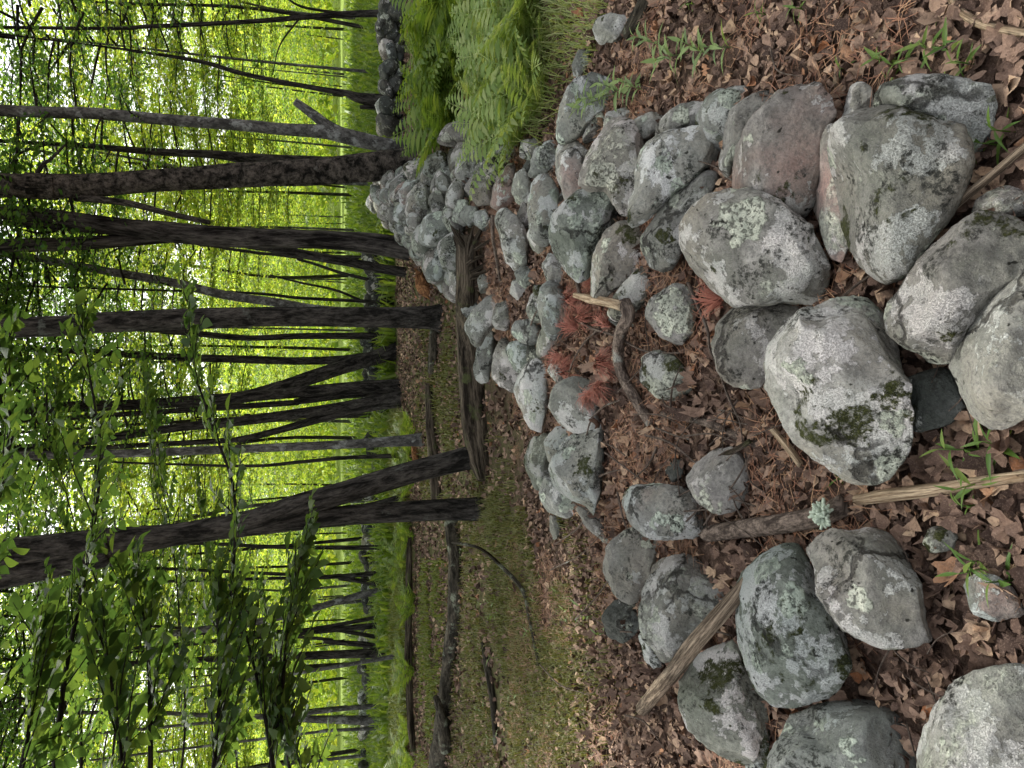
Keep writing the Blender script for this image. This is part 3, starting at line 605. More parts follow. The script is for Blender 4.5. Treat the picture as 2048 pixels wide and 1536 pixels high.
rod('fallen_branch', [(1135,515),(1150,550),(1160,590)], [7,9,9], 'twig', 'forked brown twig below the moss blotched boulder', 'twig', [.12,.1,.08], 12, 6, .2)
rod('fallen_branch', [(1440,912),(1475,898),(1500,882)], [9,13,10], 'log', 'stubby dark stick lying on the tan stone', 'branch', [.07,.07,.05], 10, 7, .3)
rod('fallen_branch', [(905,1085),(935,1090),(965,1100),(1000,1130),(1045,1180),(1060,1240),(1078,1330)], [5,6,6,8,9,9,8], 'mlog', 'long bent dead branch on the mossy floor', 'branch', [.5,.45,.35,.12,.06,.05,.04], 30, 7, .15)
rod('fallen_branch', [(965,1285),(975,1340),(985,1400),(992,1490)], [8,12,13,10], 'mlog', 'short grey stick parallel to the lichen whitened log', 'branch', .03, 14, 7, .15)
rod('fallen_branch', [(985,430),(985,470),(990,500),(1000,560)], [8,8,7,6], 'twig', 'dark forked twig standing by the splintered log end', 'twig', [.3,.28,.2,.05], 16, 6, .2)
TW = [([(1375,565),(1395,610),(1415,660),(1420,700),(1440,745)],7),([(1440,745),(1455,790),(1478,840),(1485,880)],6),([(1150,635),(1180,655),(1230,672),(1290,702),(1360,706)],6),
 ([(1240,800),(1205,815),(1180,845),(1170,900),(1172,945)],4),([(1200,655),(1165,690),(1140,740),(1130,810)],4),([(1100,950),(1130,985),(1160,1015),(1200,1020)],4),([(1290,620),(1292,660),(1300,710)],3),
 ([(1290,870),(1340,885),(1390,925),(1460,975),(1500,1020)],5),([(1400,940),(1410,990),(1440,1035)],4),([(1490,905),(1500,960),(1530,985)],4),([(1210,905),(1270,950),(1300,968)],4),
 ([(1640,640),(1690,590),(1740,552),(1790,540)],7),([(1920,750),(1930,800),(1950,870)],4),([(1545,1160),(1580,1180),(1590,1220)],4),([(1100,1140),(1160,1110),(1210,1060)],3),([(1150,1240),(1210,1170),(1235,1085)],3),
 ([(1045,700),(1065,640),(1075,620)],4),([(1110,690),(1130,640),(1135,610)],4),([(1080,1330),(1120,1370),(1180,1390)],3),([(1250,1430),(1290,1445),(1330,1500)],4)]
qt = np.random.default_rng(333)
for i_ in range(64):
    if i_ < 36: x, y = qt.uniform(1180, 1540), qt.uniform(780, 1060)
    else: x, y = qt.uniform(1180, 1950), qt.uniform(30, 1450)
    a = qt.uniform(0, 6.28); l = qt.uniform(40, 120); b = a + qt.normal(0, .35)
    TW.append(([(x, y), (x + l * .5 * math.cos(a), y + l * .5 * math.sin(a)), (x + l * .5 * (math.cos(a) + math.cos(b)), y + l * .5 * (math.sin(a) + math.sin(b)))], qt.uniform(2.5, 5)))
for px, w_ in TW: rod('twig', px, [w_, w_ * .9, w_ * .45], 'twig', 'thin dry twig lying over the stones and dead leaves', 'twig', .085, 16, 5, .15, 'thin twigs scattered over the wall')
# torn orange stump
st = empty('broken_stump', tuple(hit(848, 575)), 'broken stump with bright orange rotten wood beside the straight dark trunk', 'stump'); S0 = np.array(st.location)
mb = MB(); q = np.random.default_rng(4)
V_, F_, uv = tube(spline([hit(862, 590, .02), hit(848, 575, .09), hit(838, 548, .16)], 9), np.interp(np.linspace(0, 1, 9), [0, .5, 1], [.07, .09, .05]), 22, .5, 20, 5, ridge=.3, rf=4); new_obj('rotten_wood', mesh('rotten_wood', V_ - S0, F_, True, uv), M_BK['orange'], st)
for i_ in range(5):
    a = hit(845, 555, .1); b = hit(836 - q.uniform(0, 10), 535 + 10 * i_, .18); V_, F_, uv = tube(spline([a, b], 4), [.03, .03, .02, .004], 5, .4, 20, i_); new_obj('splinter', mesh('splinter', V_ - S0, F_, False, uv), M_BK['orange'], st)

# ------------------------------------------------------------------ leaf litter
def leaf_batch(pos, size, seed, curl=.35, tilt=.5, aspect=.6):
    q = np.random.default_rng(seed); n = len(pos)
    t = np.array([[0, 0], [.3, 1], [.3, 0], [.3, -1], [.68, .85], [.68, 0], [.68, -.85], [1, 0]]); hw = .5 * aspect
    asp = q.uniform(.6, 1.4, n); L = size; cur = q.normal(0, curl, n); fold = q.uniform(-.5, .6, n)
    u = (t[:, 0] - .5)[None] * np.ones((n, 1)); v = t[:, 1][None] * hw * asp[:, None] * q.uniform(.7, 1.3, (n, 8))
    z = cur[:, None] * (u ** 2) * 2 + fold[:, None] * np.abs(v) + q.normal(0, .05, (n, 8))
    loc = np.stack([u, v, z], -1) * L[:, None, None]
    a = q.uniform(0, 2 * np.pi, n); tx = q.normal(0, tilt, n); ty = q.normal(0, tilt, n)
    ca, sa = np.cos(a), np.sin(a); nz = 1 / np.sqrt(1 + tx ** 2 + ty ** 2); N = np.stack([tx, ty, np.ones(n)], -1) * nz[:, None]
    X = np.stack([ca, sa, np.zeros(n)], -1); X -= N * (X * N).sum(1)[:, None]; X /= np.linalg.norm(X, axis=1)[:, None]; Yv = np.cross(N, X)
    Vv = pos[:, None] + loc[..., :1] * X[:, None] + loc[..., 1:2] * Yv[:, None] + loc[..., 2:] * N[:, None]
    tri = np.array([[0, 3, 2], [0, 2, 1], [1, 2, 5], [1, 5, 4], [2, 3, 6], [2, 6, 5], [4, 5, 7], [5, 6, 7]])
    Ff = (np.arange(n)[:, None, None] * 8 + tri).reshape(-1, 3); return Vv.reshape(-1, 3), Ff
def lobed(points=5, seed=0, oak=False):
    q = np.random.default_rng(seed); out = []
    m_ = 22 if not oak else 24
    for i_ in range(m_):
        a = 2 * math.pi * i_ / m_
        if oak: x = math.cos(a) * .5; y = math.sin(a) * .24 * (1 + .42 * math.cos(9 * x * 2.2 + q.uniform(-.3, .3)))
        else:
            r = .30 + (.10 + .10 * q.uniform()) * abs(math.cos(a * points / 2 + .3)) ** 1.3 + q.uniform(-.05, .05); x, y = r * math.cos(a), r * math.sin(a) * .95
        out.append((x, y))
    o = np.array(out); rr = np.hypot(o[:, 0], o[:, 1]); c1, c2, w1 = q.normal(.3, 1.3), q.normal(.8, 1.5), q.uniform(0, 6); c3 = q.uniform(.1, .45)
    def zz(p): return c1 * p[:, 0] ** 2 + c2 * p[:, 1] ** 2 + c3 * np.abs(p[:, 1]) + .06 * np.sin(p[:, 0] * 9 + w1) + .05 * np.sin(p[:, 1] * 11 + w1) + q.normal(0, .02, len(p))
    inn = o * .5; V_ = np.vstack([[[0, 0]], inn, o]); z = zz(V_); V_ = np.column_stack([V_, z]); F_ = []
    for i_ in range(m_):
        j_ = (i_ + 1) % m_; F_.append((0, 1 + i_, 1 + j_)); F_.append((1 + i_, 1 + m_ + i_, 1 + m_ + j_, 1 + j_))
    return V_, F_
q = np.random.default_rng(77)
def wedge(n, d0, d1, wid=.72, pw=1.0):
    D_ = np.sqrt(q.uniform(d0 ** 2, d1 ** 2, n)) if pw == 1 else q.uniform(d0, d1, n); X_ = (q.uniform(-1, 1, n)) * (wid * D_ + .5); return X_, D_
X_, Y_ = wedge(25000, .75, 5.2); pos = np.column_stack([X_, Y_, G(X_, Y_) + q.uniform(.002, .035, len(X_))])
Xn, Yn = wedge(5500, .7, 2.3, .8); pos = np.vstack([pos, np.column_stack([Xn, Yn, G(Xn, Yn) + q.uniform(.002, .035, len(Xn))])])
V1, F1 = leaf_batch(pos, q.uniform(.016, .052, len(pos)), 1, .7, .5, .75)
X_, Y_ = wedge(26000, 4.8, 13.5, .6); dens = fbm(np.column_stack([X_ * .8, Y_ * .8, 0 * X_]), 2, 9); keep = dens > -.5; X_, Y_ = X_[keep], Y_[keep]
pos = np.column_stack([X_, Y_, G(X_, Y_) + q.uniform(.002, .03, len(X_))]); V2, F2 = leaf_batch(pos, q.uniform(.035, .075, len(pos)), 2, .8, .6, .7)
lit = new_obj('leaf_litter', mesh('leaf_litter', np.vstack([V1, V2]), np.vstack([F1, F2 + len(V1)]), True), M_LIT, ground); tag(lit, kind='stuff')
LOBT = [lobed(5, 40 + s_, s_ % 3 == 2) for s_ in range(8)]
X_, Y_ = wedge(2300, .8, 4.2); Vl, Fl, nv = [], [], 0
for i_ in range(len(X_)):
    v_, f_ = LOBT[i_ % 8]; a = q.uniform(0, 6.28); ca, sa = math.cos(a), math.sin(a); sc_ = q.uniform(.035, .082)
    w_ = v_ @ np.array([[ca, sa, 0], [-sa, ca, 0], [0, 0, 1]]); w_[:, 2] += w_[:, 0] * q.normal(0, .45) + w_[:, 1] * q.normal(0, .45)
    if q.uniform() < .3: w_[:, 2] *= -1
    Vl.append(w_ * sc_ + np.array([X_[i_], Y_[i_], float(G(X_[i_], Y_[i_])) + q.uniform(.012, .045)]))
    for t in f_: Fl += [[k_ + nv for k_ in t]] if len(t) == 3 else [[t[0] + nv, t[1] + nv, t[2] + nv], [t[0] + nv, t[2] + nv, t[3] + nv]]
    nv += len(v_)
tag(new_obj('curled_leaf_litter', mesh('curled_leaf_litter', np.vstack(Vl), np.array(Fl), True), M_LIT, ground), kind='stuff')
LOB = []
for s_ in range(10): LOB.append(mesh('dead_leaf', *lobed(5, s_, s_ % 3 == 2), True))
for m_ in LOB: m_.materials.append(M_LIT)
def put(o, p, az, tilt, s):
    o.location = p; o.rotation_euler = (q.normal(0, tilt), q.normal(0, tilt), az); o.scale = (s, s, s)
nl = 0
while nl < 290:
    x = q.uniform(1180, 2048); y = q.uniform(0, 1536)
    if q.uniform() > (x - 900) / 1100: continue
    p = hit(x, y, .03); o = bpy.data.objects.new('dead_leaf', LOB[nl % 10]); col.objects.link(o); o.parent = ground
    put(o, p, q.uniform(0, 6.28), .35, q.uniform(.045, .09)); nl += 1
# pine needles
def needles(pos, ln, seed, wd=.0011, zt=.15):
    q = np.random.default_rng(seed); n = len(pos); a = q.uniform(0, 2 * np.pi, n); d = np.column_stack([np.cos(a), np.sin(a), q.normal(0, zt, n)]); s = np.column_stack([-np.sin(a), np.cos(a), 0 * a])
    bend = q.normal(0, .12, n)[:, None] * s + np.column_stack([0 * a, 0 * a, q.uniform(0, .12, n)]); L = ln[:, None]
    P = [pos - d * L / 2, pos + bend * L, pos + d * L / 2]
    Vv = np.stack([P[0] - s * wd, P[0] + s * wd, P[1] - s * wd, P[1] + s * wd, P[2] - s * wd * .5, P[2] + s * wd * .5], 1)
    qd = np.array([[0, 1, 3, 2], [2, 3, 5, 4]]); return Vv.reshape(-1, 3), (np.arange(n)[:, None, None] * 6 + qd).reshape(-1, 4)
X_, Y_ = wedge(46000, .75, 5.5); dens = fbm(np.column_stack([X_ * 2.2, Y_ * 2.2, 0 * X_]), 2, 19); kp = dens > -0.05; X_, Y_ = X_[kp], Y_[kp]
pos = np.column_stack([X_, Y_, G(X_, Y_) + q.uniform(.012, .045, len(X_))]); V1, F1 = needles(pos, q.uniform(.06, .13, len(pos)), 5)
tag(new_obj('pine_needle_litter', mesh('pine_needle_litter', V1, F1), M_NEED, ground), kind='stuff')
# rust red needle tufts
TUFT = [(1140,600,.9),(1150,655,1.3),(1165,640,1.0),(1120,715,.9),(1130,745,1.0),(1205,725,1.1),(1200,765,.9),(1180,785,.8),(1215,650,.7),(1440,600,.8),(1190,560,.6)]
for x, y, s_ in TUFT:
    p0 = hit(x, y, .085); n = int(130 * s_); a0 = q.uniform(0, 6.28); a = a0 + q.normal(0, .55, n); el = q.normal(.25, .28, n); L = .115 * s_ ** .3 * q.uniform(.7, 1.1, n)
    d = np.column_stack([np.cos(a) * np.cos(el), np.sin(a) * np.cos(el), np.sin(el)]); s = np.column_stack([-np.sin(a), np.cos(a), 0 * a]); b0 = q.normal(0, .008, (n, 3))
    mid = b0 + d * L[:, None] * .55 + np.array([0, 0, .012]); tip = b0 + d * L[:, None] + np.array([0, 0, -.015]); wd = .0012
    Vv = np.stack([b0 - s * wd, b0 + s * wd, mid - s * wd, mid + s * wd, tip - s * wd * .5, tip + s * wd * .5], 1).reshape(-1, 3)
    Ff = (np.arange(n)[:, None, None] * 6 + np.array([[0, 1, 3, 2], [2, 3, 5, 4]])).reshape(-1, 4)
    tag(new_obj('pine_needle_tuft', mesh('pine_needle_tuft', Vv, Ff), M_RED, None, p0), 'rust red fan of dead pine needles caught among the stones', 'pine needles', 'rust red pine needle tufts beside the crooked branch')

# ------------------------------------------------------------------ grass, ferns, small plants
def in_poly(pl, n, seed):
    q = np.random.default_rng(seed); pl = np.asarray(pl, float); out = []; lo, hi = pl.min(0), pl.max(0)
    while len(out) < n:
        x, y = q.uniform(lo[0], hi[0]), q.uniform(lo[1], hi[1]); c_ = False
        for i_ in range(len(pl)):
            a, b = pl[i_], pl[i_ - 1]
            if (a[1] > y) != (b[1] > y) and x < (b[0] - a[0]) * (y - a[1]) / (b[1] - a[1]) + a[0]: c_ = not c_
        if c_: out.append((x, y))
    return np.array(out)
def blades(pos, h, seed, wd=.0025, lean=.5):
    q = np.random.default_rng(seed); n = len(pos); a = q.uniform(0, 2 * np.pi, n); s = np.column_stack([np.cos(a), np.sin(a), 0 * a]); d = np.column_stack([-np.sin(a), np.cos(a), 0 * a]); ln = q.uniform(.1, lean * 1.9, n) 
    hh = h[:, None]; up = np.array([0, 0, 1.0]); p1 = pos + up * hh * .6 + d * (ln * .35)[:, None] * hh; p2 = pos + up * hh * (1 - .4 * ln[:, None]) + d * ln[:, None] * hh; W_ = wd * (1 + pos[:, 1:2] * .12)
    Vv = np.stack([pos - s * W_, pos + s * W_, p1 - s * W_ * .8, p1 + s * W_ * .8, p2 - s * W_ * .1, p2 + s * W_ * .1], 1)
    return Vv.reshape(-1, 3), (np.arange(n)[:, None, None] * 6 + np.array([[0, 1, 3, 2], [2, 3, 5, 4]])).reshape(-1, 4)
def grass(name, poly, n, h0, h1, mat, label, seed, wd=.0025, clump=0.0, lean=.5, fringe=14):
    p = in_poly(poly, n, seed); rj = np.random.default_rng(seed + 7); jit = (p[:, 0] - 770) / 300 * fringe
    p = p + rj.normal(size=p.shape) * np.abs(jit)[:, None] * np.array([1, 1.6]); P_, ok = hits(p[:, 0], p[:, 1]); P_ = P_[ok]
    if clump: P_ = P_[fbm(np.column_stack([P_[:, 0] * 1.7, P_[:, 1] * 1.7, 0 * P_[:, 0]]), 2, seed) > clump - .5]
    qq = np.random.default_rng(seed + 1); P_[:, 2] = G(P_[:, 0], P_[:, 1]); V_, F_ = blades(P_, qq.uniform(h0, h1, len(P_)), seed, wd, lean)
    return tag(new_obj(name, mesh(name, V_, F_), mat), label, 'grass', None, 'stuff')
grass('tall_grass', [(935,-20),(1140,-20),(1130,110),(1110,200),(1095,275),(1020,275),(985,255),(960,180),(945,80)], 2600, .06, .22, M_GRASS, 'pale green fine grass arching beside the wall', 61, .0022, .33, .95)
grass('short_grass', [(1110,-20),(1250,-20),(1200,110),(1140,150),(1115,90)], 900, .05, .12, M_GRASS, 'thin grass at the edge of the leaf litter', 62, .002, .3)
grass('mossy_grass', [(848,1130),(885,1120),(880,1300),(870,1536),(845,1536)], 4500, .04, .11, M_MOSSG, 'olive green mossy grass strip behind the lichened log', 63, .004, .2)
grass('low_grass', [(925,1000),(1060,990),(1130,1060),(1150,1250),(1180,1536),(905,1536),(920,1200)], 26000, .03, .09, M_GRASSD, 'short dull green grass on the open floor left of the wall', 64, .002, .28, .5, 34)
grass('low_grass', [(845,640),(900,650),(915,830),(905,1000),(850,1000),(840,820)], 4500, .03, .10, M_GRASSD, 'short mossy grass behind the big log', 65, .0035, .3)
grass('fern_band', [(792,830),(822,830),(822,1536),(795,1536)], 7000, .12, .28, M_MOSSG, 'band of low green ferns and grass along the far edge', 66, .005, .2, .7)
grass('tree_foot_grass', [(955,880),(985,880),(990,950),(1000,1000),(1010,1060),(985,1060),(968,990),(958,940)], 1500, .04, .13, M_GRASSD, 'tufts of grass round the feet of the forked tree', 68, .002, .1, .7)
grass('meadow_growth', [(700,0),(792,0),(792,1536),(700,1536)], 16000, .2, .5, M_FERN, 'sunlit green undergrowth beyond the far walls', 67, .010, .2, .8)

def fern_mesh(seed, fr=8, L=.62, fm=None):
    q = np.random.default_rng(seed); Vs, Fs, n = [], [], 0
    for i_ in range(fr):
        a = 6.283 * i_ / fr + q.uniform(-.3, .3); out = np.array([math.cos(a), math.sin(a), 0]); side = np.array([-math.sin(a), math.cos(a), 0]); l = L * q.uniform(.75, 1.15); cv = q.uniform(.55, .95)
        def pt(t): return out * l * (t * .72 * cv + .25 * t * t) + np.array([0, 0, 1]) * l * (1.0 * t - .62 * t * t * cv)
        K = 13
        for j_ in range(1, K):
            t = j_ / K; c_ = pt(t); tg = pt(min(1, t + .03)) - c_; tg /= np.linalg.norm(tg); pl = l * .26 * math.sin(math.pi * (t ** .75)) * q.uniform(.85, 1.1) + .006; wd = l / K * .36
            for sg in (-1, 1):
                tip = c_ + side * sg * pl + tg * pl * .35 - np.array([0, 0, 1]) * pl * .18; m_ = (c_ + tip) / 2 + np.array([0, 0, 1]) * pl * .05
                Vs += [c_ - tg * wd * .5, m_ - tg * wd, tip, m_ + tg * wd]; Fs.append((n, n + 1, n + 2, n + 3)); n += 4
        ts = np.linspace(0, 1, 7)
        for t0, t1 in zip(ts[:-1], ts[1:]):
            Vs += [pt(t0) - side * .003, pt(t0) + side * .003, pt(t1) + side * .002, pt(t1) - side * .002]; Fs.append((n, n + 1, n + 2, n + 3)); n += 4
    me = mesh('fern', np.array(Vs), np.array(Fs)); me.materials.append(fm or M_FERN); return me
FERN = [fern_mesh(s_) for s_ in range(4)]; PFERN = [fern_mesh(20 + s_, 7, .55, M_PFERN) for s_ in range(4)]
def ferns(poly, n, label, group, seed, s0=.8, s1=1.3, lib=FERN):
    p = in_poly(poly, n, seed); P_, ok = hits(p[:, 0], p[:, 1])
    for i_, c_ in enumerate(P_):
        o = new_obj('fern', lib[i_ % 4], None, None, (c_[0], c_[1], float(G(c_[0], c_[1])) - .01)); put(o, o.location, q.uniform(0, 6.28), .1, q.uniform(s0, s1)); tag(o, label, 'fern', group)
ferns([(868,-10),(960,-10),(950,120),(935,250),(905,255),(870,235),(860,100)], 30, 'bright green feathery fern in the clump beside the wall', 'ferns clumped beside the wall', 71, .9, 1.5)
ferns([(965,-10),(1110,-10),(1120,120),(1085,260),(1020,265),(985,220)], 34, 'pale fern rising out of the fine grass', 'ferns among the fine grass', 72, .55, 1.2, PFERN)
ferns([(812,850),(835,850),(835,1530),(812,1530)], 26, 'low fern in the band behind the fallen logs', 'ferns along the far edge', 73, .6, 1.0)

def blade_leaf(L=1.0, W=.2, droop=.3, seed=0):
    ts = np.linspace(0, 1, 6); prof = np.array([.05, .75, 1, .8, .45, .02]) * W / 2; V_ = []; F_ = []
    for i_, t in enumerate(ts):
        z = -droop * t * t * L
        V_ += [(t * L, -prof[i_], z + prof[i_] * .35), (t * L, 0, z), (t * L, prof[i_], z + prof[i_] * .35)]
    for i_ in range(5):
        a = i_ * 3; F_ += [(a, a + 3, a + 4, a + 1), (a + 1, a + 4, a + 5, a + 2)]
    return mesh('leaf', V_, F_, True)
HL = [blade_leaf(1, w_, d_) for w_, d_ in ((.22, .25), (.18, .45), (.26, .1))]; SL = [blade_leaf(1, w_, d_) for w_, d_ in ((.16, .3), (.14, .55), (.19, .15))]
for m_ in HL: m_.materials.append(M_HERB)
for m_ in SL: m_.materials.append(M_SPRIG)
def herb(px, hgt, nleaf, lsize, lib, label, group, lean=(0, 0), k=0.0, mat=None):
    p = hit(*px, k); e = empty('seedling', tuple(p), label, 'plant', group); top = np.array([lean[0], lean[1], hgt]); Ps = spline([np.zeros(3), top * .5 + np.array([0, 0, hgt * .08]), top], 6)
    V_, F_, uv = tube(Ps, np.linspace(.0025, .0012, 6), 5); new_obj('stem', mesh('stem', V_, F_, True, uv), mat or lib[0].materials[0], e)
    for i_ in range(nleaf):
        t = .25 + .75 * i_ / max(1, nleaf - 1); c_ = Ps[0] * 0 + np.array([np.interp(t, np.linspace(0, 1, 6), Ps[:, a_]) for a_ in range(3)])
        o = bpy.data.objects.new('leaf', lib[i_ % 3]); col.objects.link(o); o.parent = e; o.location = c_; s = lsize * q.uniform(.5, 1.3) * (1.1 - .35 * t); o.scale = (s, s, s)
        o.rotation_euler = (q.normal(0, .3), -.5 * t - q.uniform(-.15, .45), 2.4 * i_ + q.uniform(-.4, .4))
for px, h_, n_, l_, ln in [((1245,185),.20,16,.075,(-.06,.02)),((1275,195),.16,12,.07,(.05,0)),((1230,190),.18,12,.07,(-.1,-.02)),((1300,185),.12,10,.06,(.05,.02)),((1340,95),.14,11,.065,(.03,.0)),((1385,105),.13,11,.07,(-.04,.02)),((1430,115),.12,10,.065,(.05,0)),((1480,95),.11,9,.06,(0,.03))]:
    herb(px, h_ * 1.2, int(n_ * 1.3), l_ * 1.35, HL, 'grey green seedling with narrow leaves on the litter beside the boulders', 'narrow leaved seedlings right of the wall', ln)
for px, h_, n_, l_, ln in [((1800,130),.07,8,.07,(.02,.02)),((1835,120),.08,9,.075,(-.02,0)),((1880,115),.06,8,.07,(.03,0)),((1920,120),.07,8,.07,(.02,-.02)),((1960,130),.07,7,.06,(0,0)),((1540,30),.06,7,.05,(0,0)),((1620,20),.07,8,.05,(0,0)),((1400,10),.06,7,.05,(0,0)),((1710,140),.05,6,.045,(0,0))]:
    herb(px, h_, n_, l_, SL, 'small bright green sprig at the edge of the low greenish boulder', 'bright sprigs on the right hand litter', ln)
for px, h_, n_, l_, ln in [((2010,955),.10,9,.10,(-.03,.04)),((1990,900),.10,8,.10,(.0,.05)),((2035,900),.09,8,.09,(.02,0)),((2010,1130),.09,8,.085,(-.02,.03)),((1985,1120),.06,6,.08,(.0,.0)),((2040,1160),.09,7,.09,(0,0)),((1695,975),.05,5,.07,(.05,0)),((2000,290),.06,6,.08,(0,0)),((2035,265),.07,7,.08,(0,0)),((1960,1010),.05,5,.06,(0,0))]:
    herb(px, h_, n_ - 1, l_ * .85, SL, 'green grassy sprig with blade leaves over the dead leaves', 'blade leaved sprigs beside the peeled stick', ln)
for i_, (x, y) in enumerate(in_poly([(930,1060),(1180,1130),(1290,1500),(960,1530)], 26, 81)):
    herb((x, y), .05 + .03 * (i_ % 3), 5, .05 + .01 * (i_ % 3), HL, 'tiny green seedling on the brown floor left of the wall', 'tiny seedlings on the left floor')

# ------------------------------------------------------------------ trees
def crown_mesh(seed, H=7.0, Lmax=2.6, nl=30, lsize=.085, dens=1.0, leafmat=None, up=.25, low=0.0, tilt=.65):
    """layered crown: limbs > twigs > flat leaf sprays. returns leaf mesh, limb mesh"""
    q = np.random.default_rng(seed); limbs = MB(); C, A, S = [], [], []
    for i_ in range(nl):
        f = (i_ + q.uniform(0, 1)) / nl; z0 = low + f * (H - low); a = i_ * 2.399 + q.uniform(-.4, .4); L = Lmax * (math.sin(math.pi * min(1, .18 + .82 * (1 - f) ** .8)) * .75 + .3) * q.uniform(.65, 1.15)
        d = np.array([math.cos(a), math.sin(a), 0]); sd_ = np.array([-d[1], d[0], 0]); rise = up * q.uniform(.2, 1.6)
        pts = spline([np.array([0, 0, z0]), d * L * .35 + np.array([0, 0, z0 + rise * L * .3]) + sd_ * q.normal(0, .06) * L, d * L * .7 + np.array([0, 0, z0 + rise * L * .42]) + sd_ * q.normal(0, .1) * L, d * L + np.array([0, 0, z0 + rise * L * .35]) + sd_ * q.normal(0, .15) * L], 7)
        limbs.tube(pts, np.linspace(.022, .004, 7) * (L / 2 + .3), sides=4, cap=False)
        nt_ = int(10 * L / 2 + 3)
        for j_ in range(nt_):
            t = .22 + .78 * (j_ + q.uniform(0, 1)) / nt_; c0 = np.array([np.interp(t, np.linspace(0, 1, 7), pts[:, a_]) for a_ in range(3)]); sg = 1 if j_ % 2 else -1; tl = L * .38 * (1.15 - .6 * t) * q.uniform(.5, 1.3)
            td = d * q.uniform(.35, .8) + sd_ * sg * q.uniform(.5, 1) + np.array([0, 0, q.normal(-.02, .16)]); td /= np.linalg.norm(td)
            limbs.tube(np.array([c0, c0 + td * tl * .5, c0 + td * tl + np.array([0, 0, -.04])]), [.006, .004, .002], sides=3, cap=False)
            n_ = max(3, int(tl / .055 * dens)); tt = q.uniform(.1, 1.05, n_)
            C.append(c0 + td * (tl * tt)[:, None] + np.column_stack([q.normal(0, .08, n_), q.normal(0, .08, n_), q.normal(-.03, .06, n_)])); A.append(np.arctan2(td[1], td[0]) + q.choice([-.8, .8], n_) + q.normal(0, .5, n_)); S.append(q.uniform(.65, 1.25, n_) * lsize)
    C = np.vstack(C); A = np.concatenate(A); S = np.concatenate(S); n = len(C)
    tx, ty = q.normal(0, tilt, n), q.normal(0, tilt, n); N = np.column_stack([tx, ty, np.ones(n)]); N /= np.linalg.norm(N, axis=1)[:, None]
    X = np.column_stack([np.cos(A), np.sin(A), -q.uniform(-.1, .5, n)]); X -= N * (X * N).sum(1)[:, None]; X /= np.linalg.norm(X, axis=1)[:, None]; Yv = np.cross(N, X); s = S[:, None]
    Vv = np.stack([C, C + X * s * .4 + Yv * s * .32, C + X * s, C + X * s * .4 - Yv * s * .32], 1).reshape(-1, 3)
    me = mesh('crown', Vv, np.arange(4 * n).reshape(-1, 4)); me.materials.append(leafmat or M_LEAF)
    lm_ = limbs.mesh('limbs'); lm_.materials.append(M_BK['dark']); return me, lm_
CR = [crown_mesh(101, 7, 2.6, 34, .085, 1.7), crown_mesh(102, 6.5, 3.0, 30, .09, 1.7), crown_mesh(103, 8, 2.3, 38, .08, 1.7), crown_mesh(104, 5.5, 2.6, 26, .095, 1.7)]
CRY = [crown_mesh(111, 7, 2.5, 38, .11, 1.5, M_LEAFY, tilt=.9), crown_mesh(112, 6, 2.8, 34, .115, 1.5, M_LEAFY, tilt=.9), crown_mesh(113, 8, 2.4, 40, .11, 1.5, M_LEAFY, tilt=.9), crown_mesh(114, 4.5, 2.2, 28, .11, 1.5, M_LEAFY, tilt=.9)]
tcount = 0
def add_crown(e, pair, at, s, az=None):
    for nm, me in (('crown', pair[0]), ('limbs', pair[1])):
        if me is None: continue
        o = bpy.data.objects.new(nm, me); col.objects.link(o); o.parent = e; o.location = at; sc_ = s if hasattr(s, '__len__') else (s, s, s); o.scale = sc_; o.rotation_euler = (0, 0, az if az is not None else 0)
def stem_mesh(path, D, sides, rough, extend=14.0, flare=1.35, sv=0, tipw=.35):
    P = [atY(x, y, D) for x, y, w_ in path]; r = [w_ / FPX * D / 2 * .84 for x, y, w_ in path]
    z0 = float(G(P[0][0], P[0][1]))
    if flare:
        P[0] = np.array([P[0][0], D, min(P[0][2], z0)]); P.insert(0, P[0] - np.array([0, 0, .15])); r.insert(0, r[0] * flare * 1.25); r[1] *= 1.08
    if extend and P[-1][2] < extend:
        d = P[-1] - P[-2]; d /= np.linalg.norm(d); d = d * .8 + np.array([0, 0, .3]); P.append(P[-1] + d / d[2] * (extend - P[-1][2])); r.append(r[-1] * tipw)
    n = max(14, int(len(P) * (7 if sides < 20 else 16))); Ps = spline(P, n); rs = np.interp(np.linspace(0, 1, n), np.linspace(0, 1, len(r)), r)
    return Ps, rs
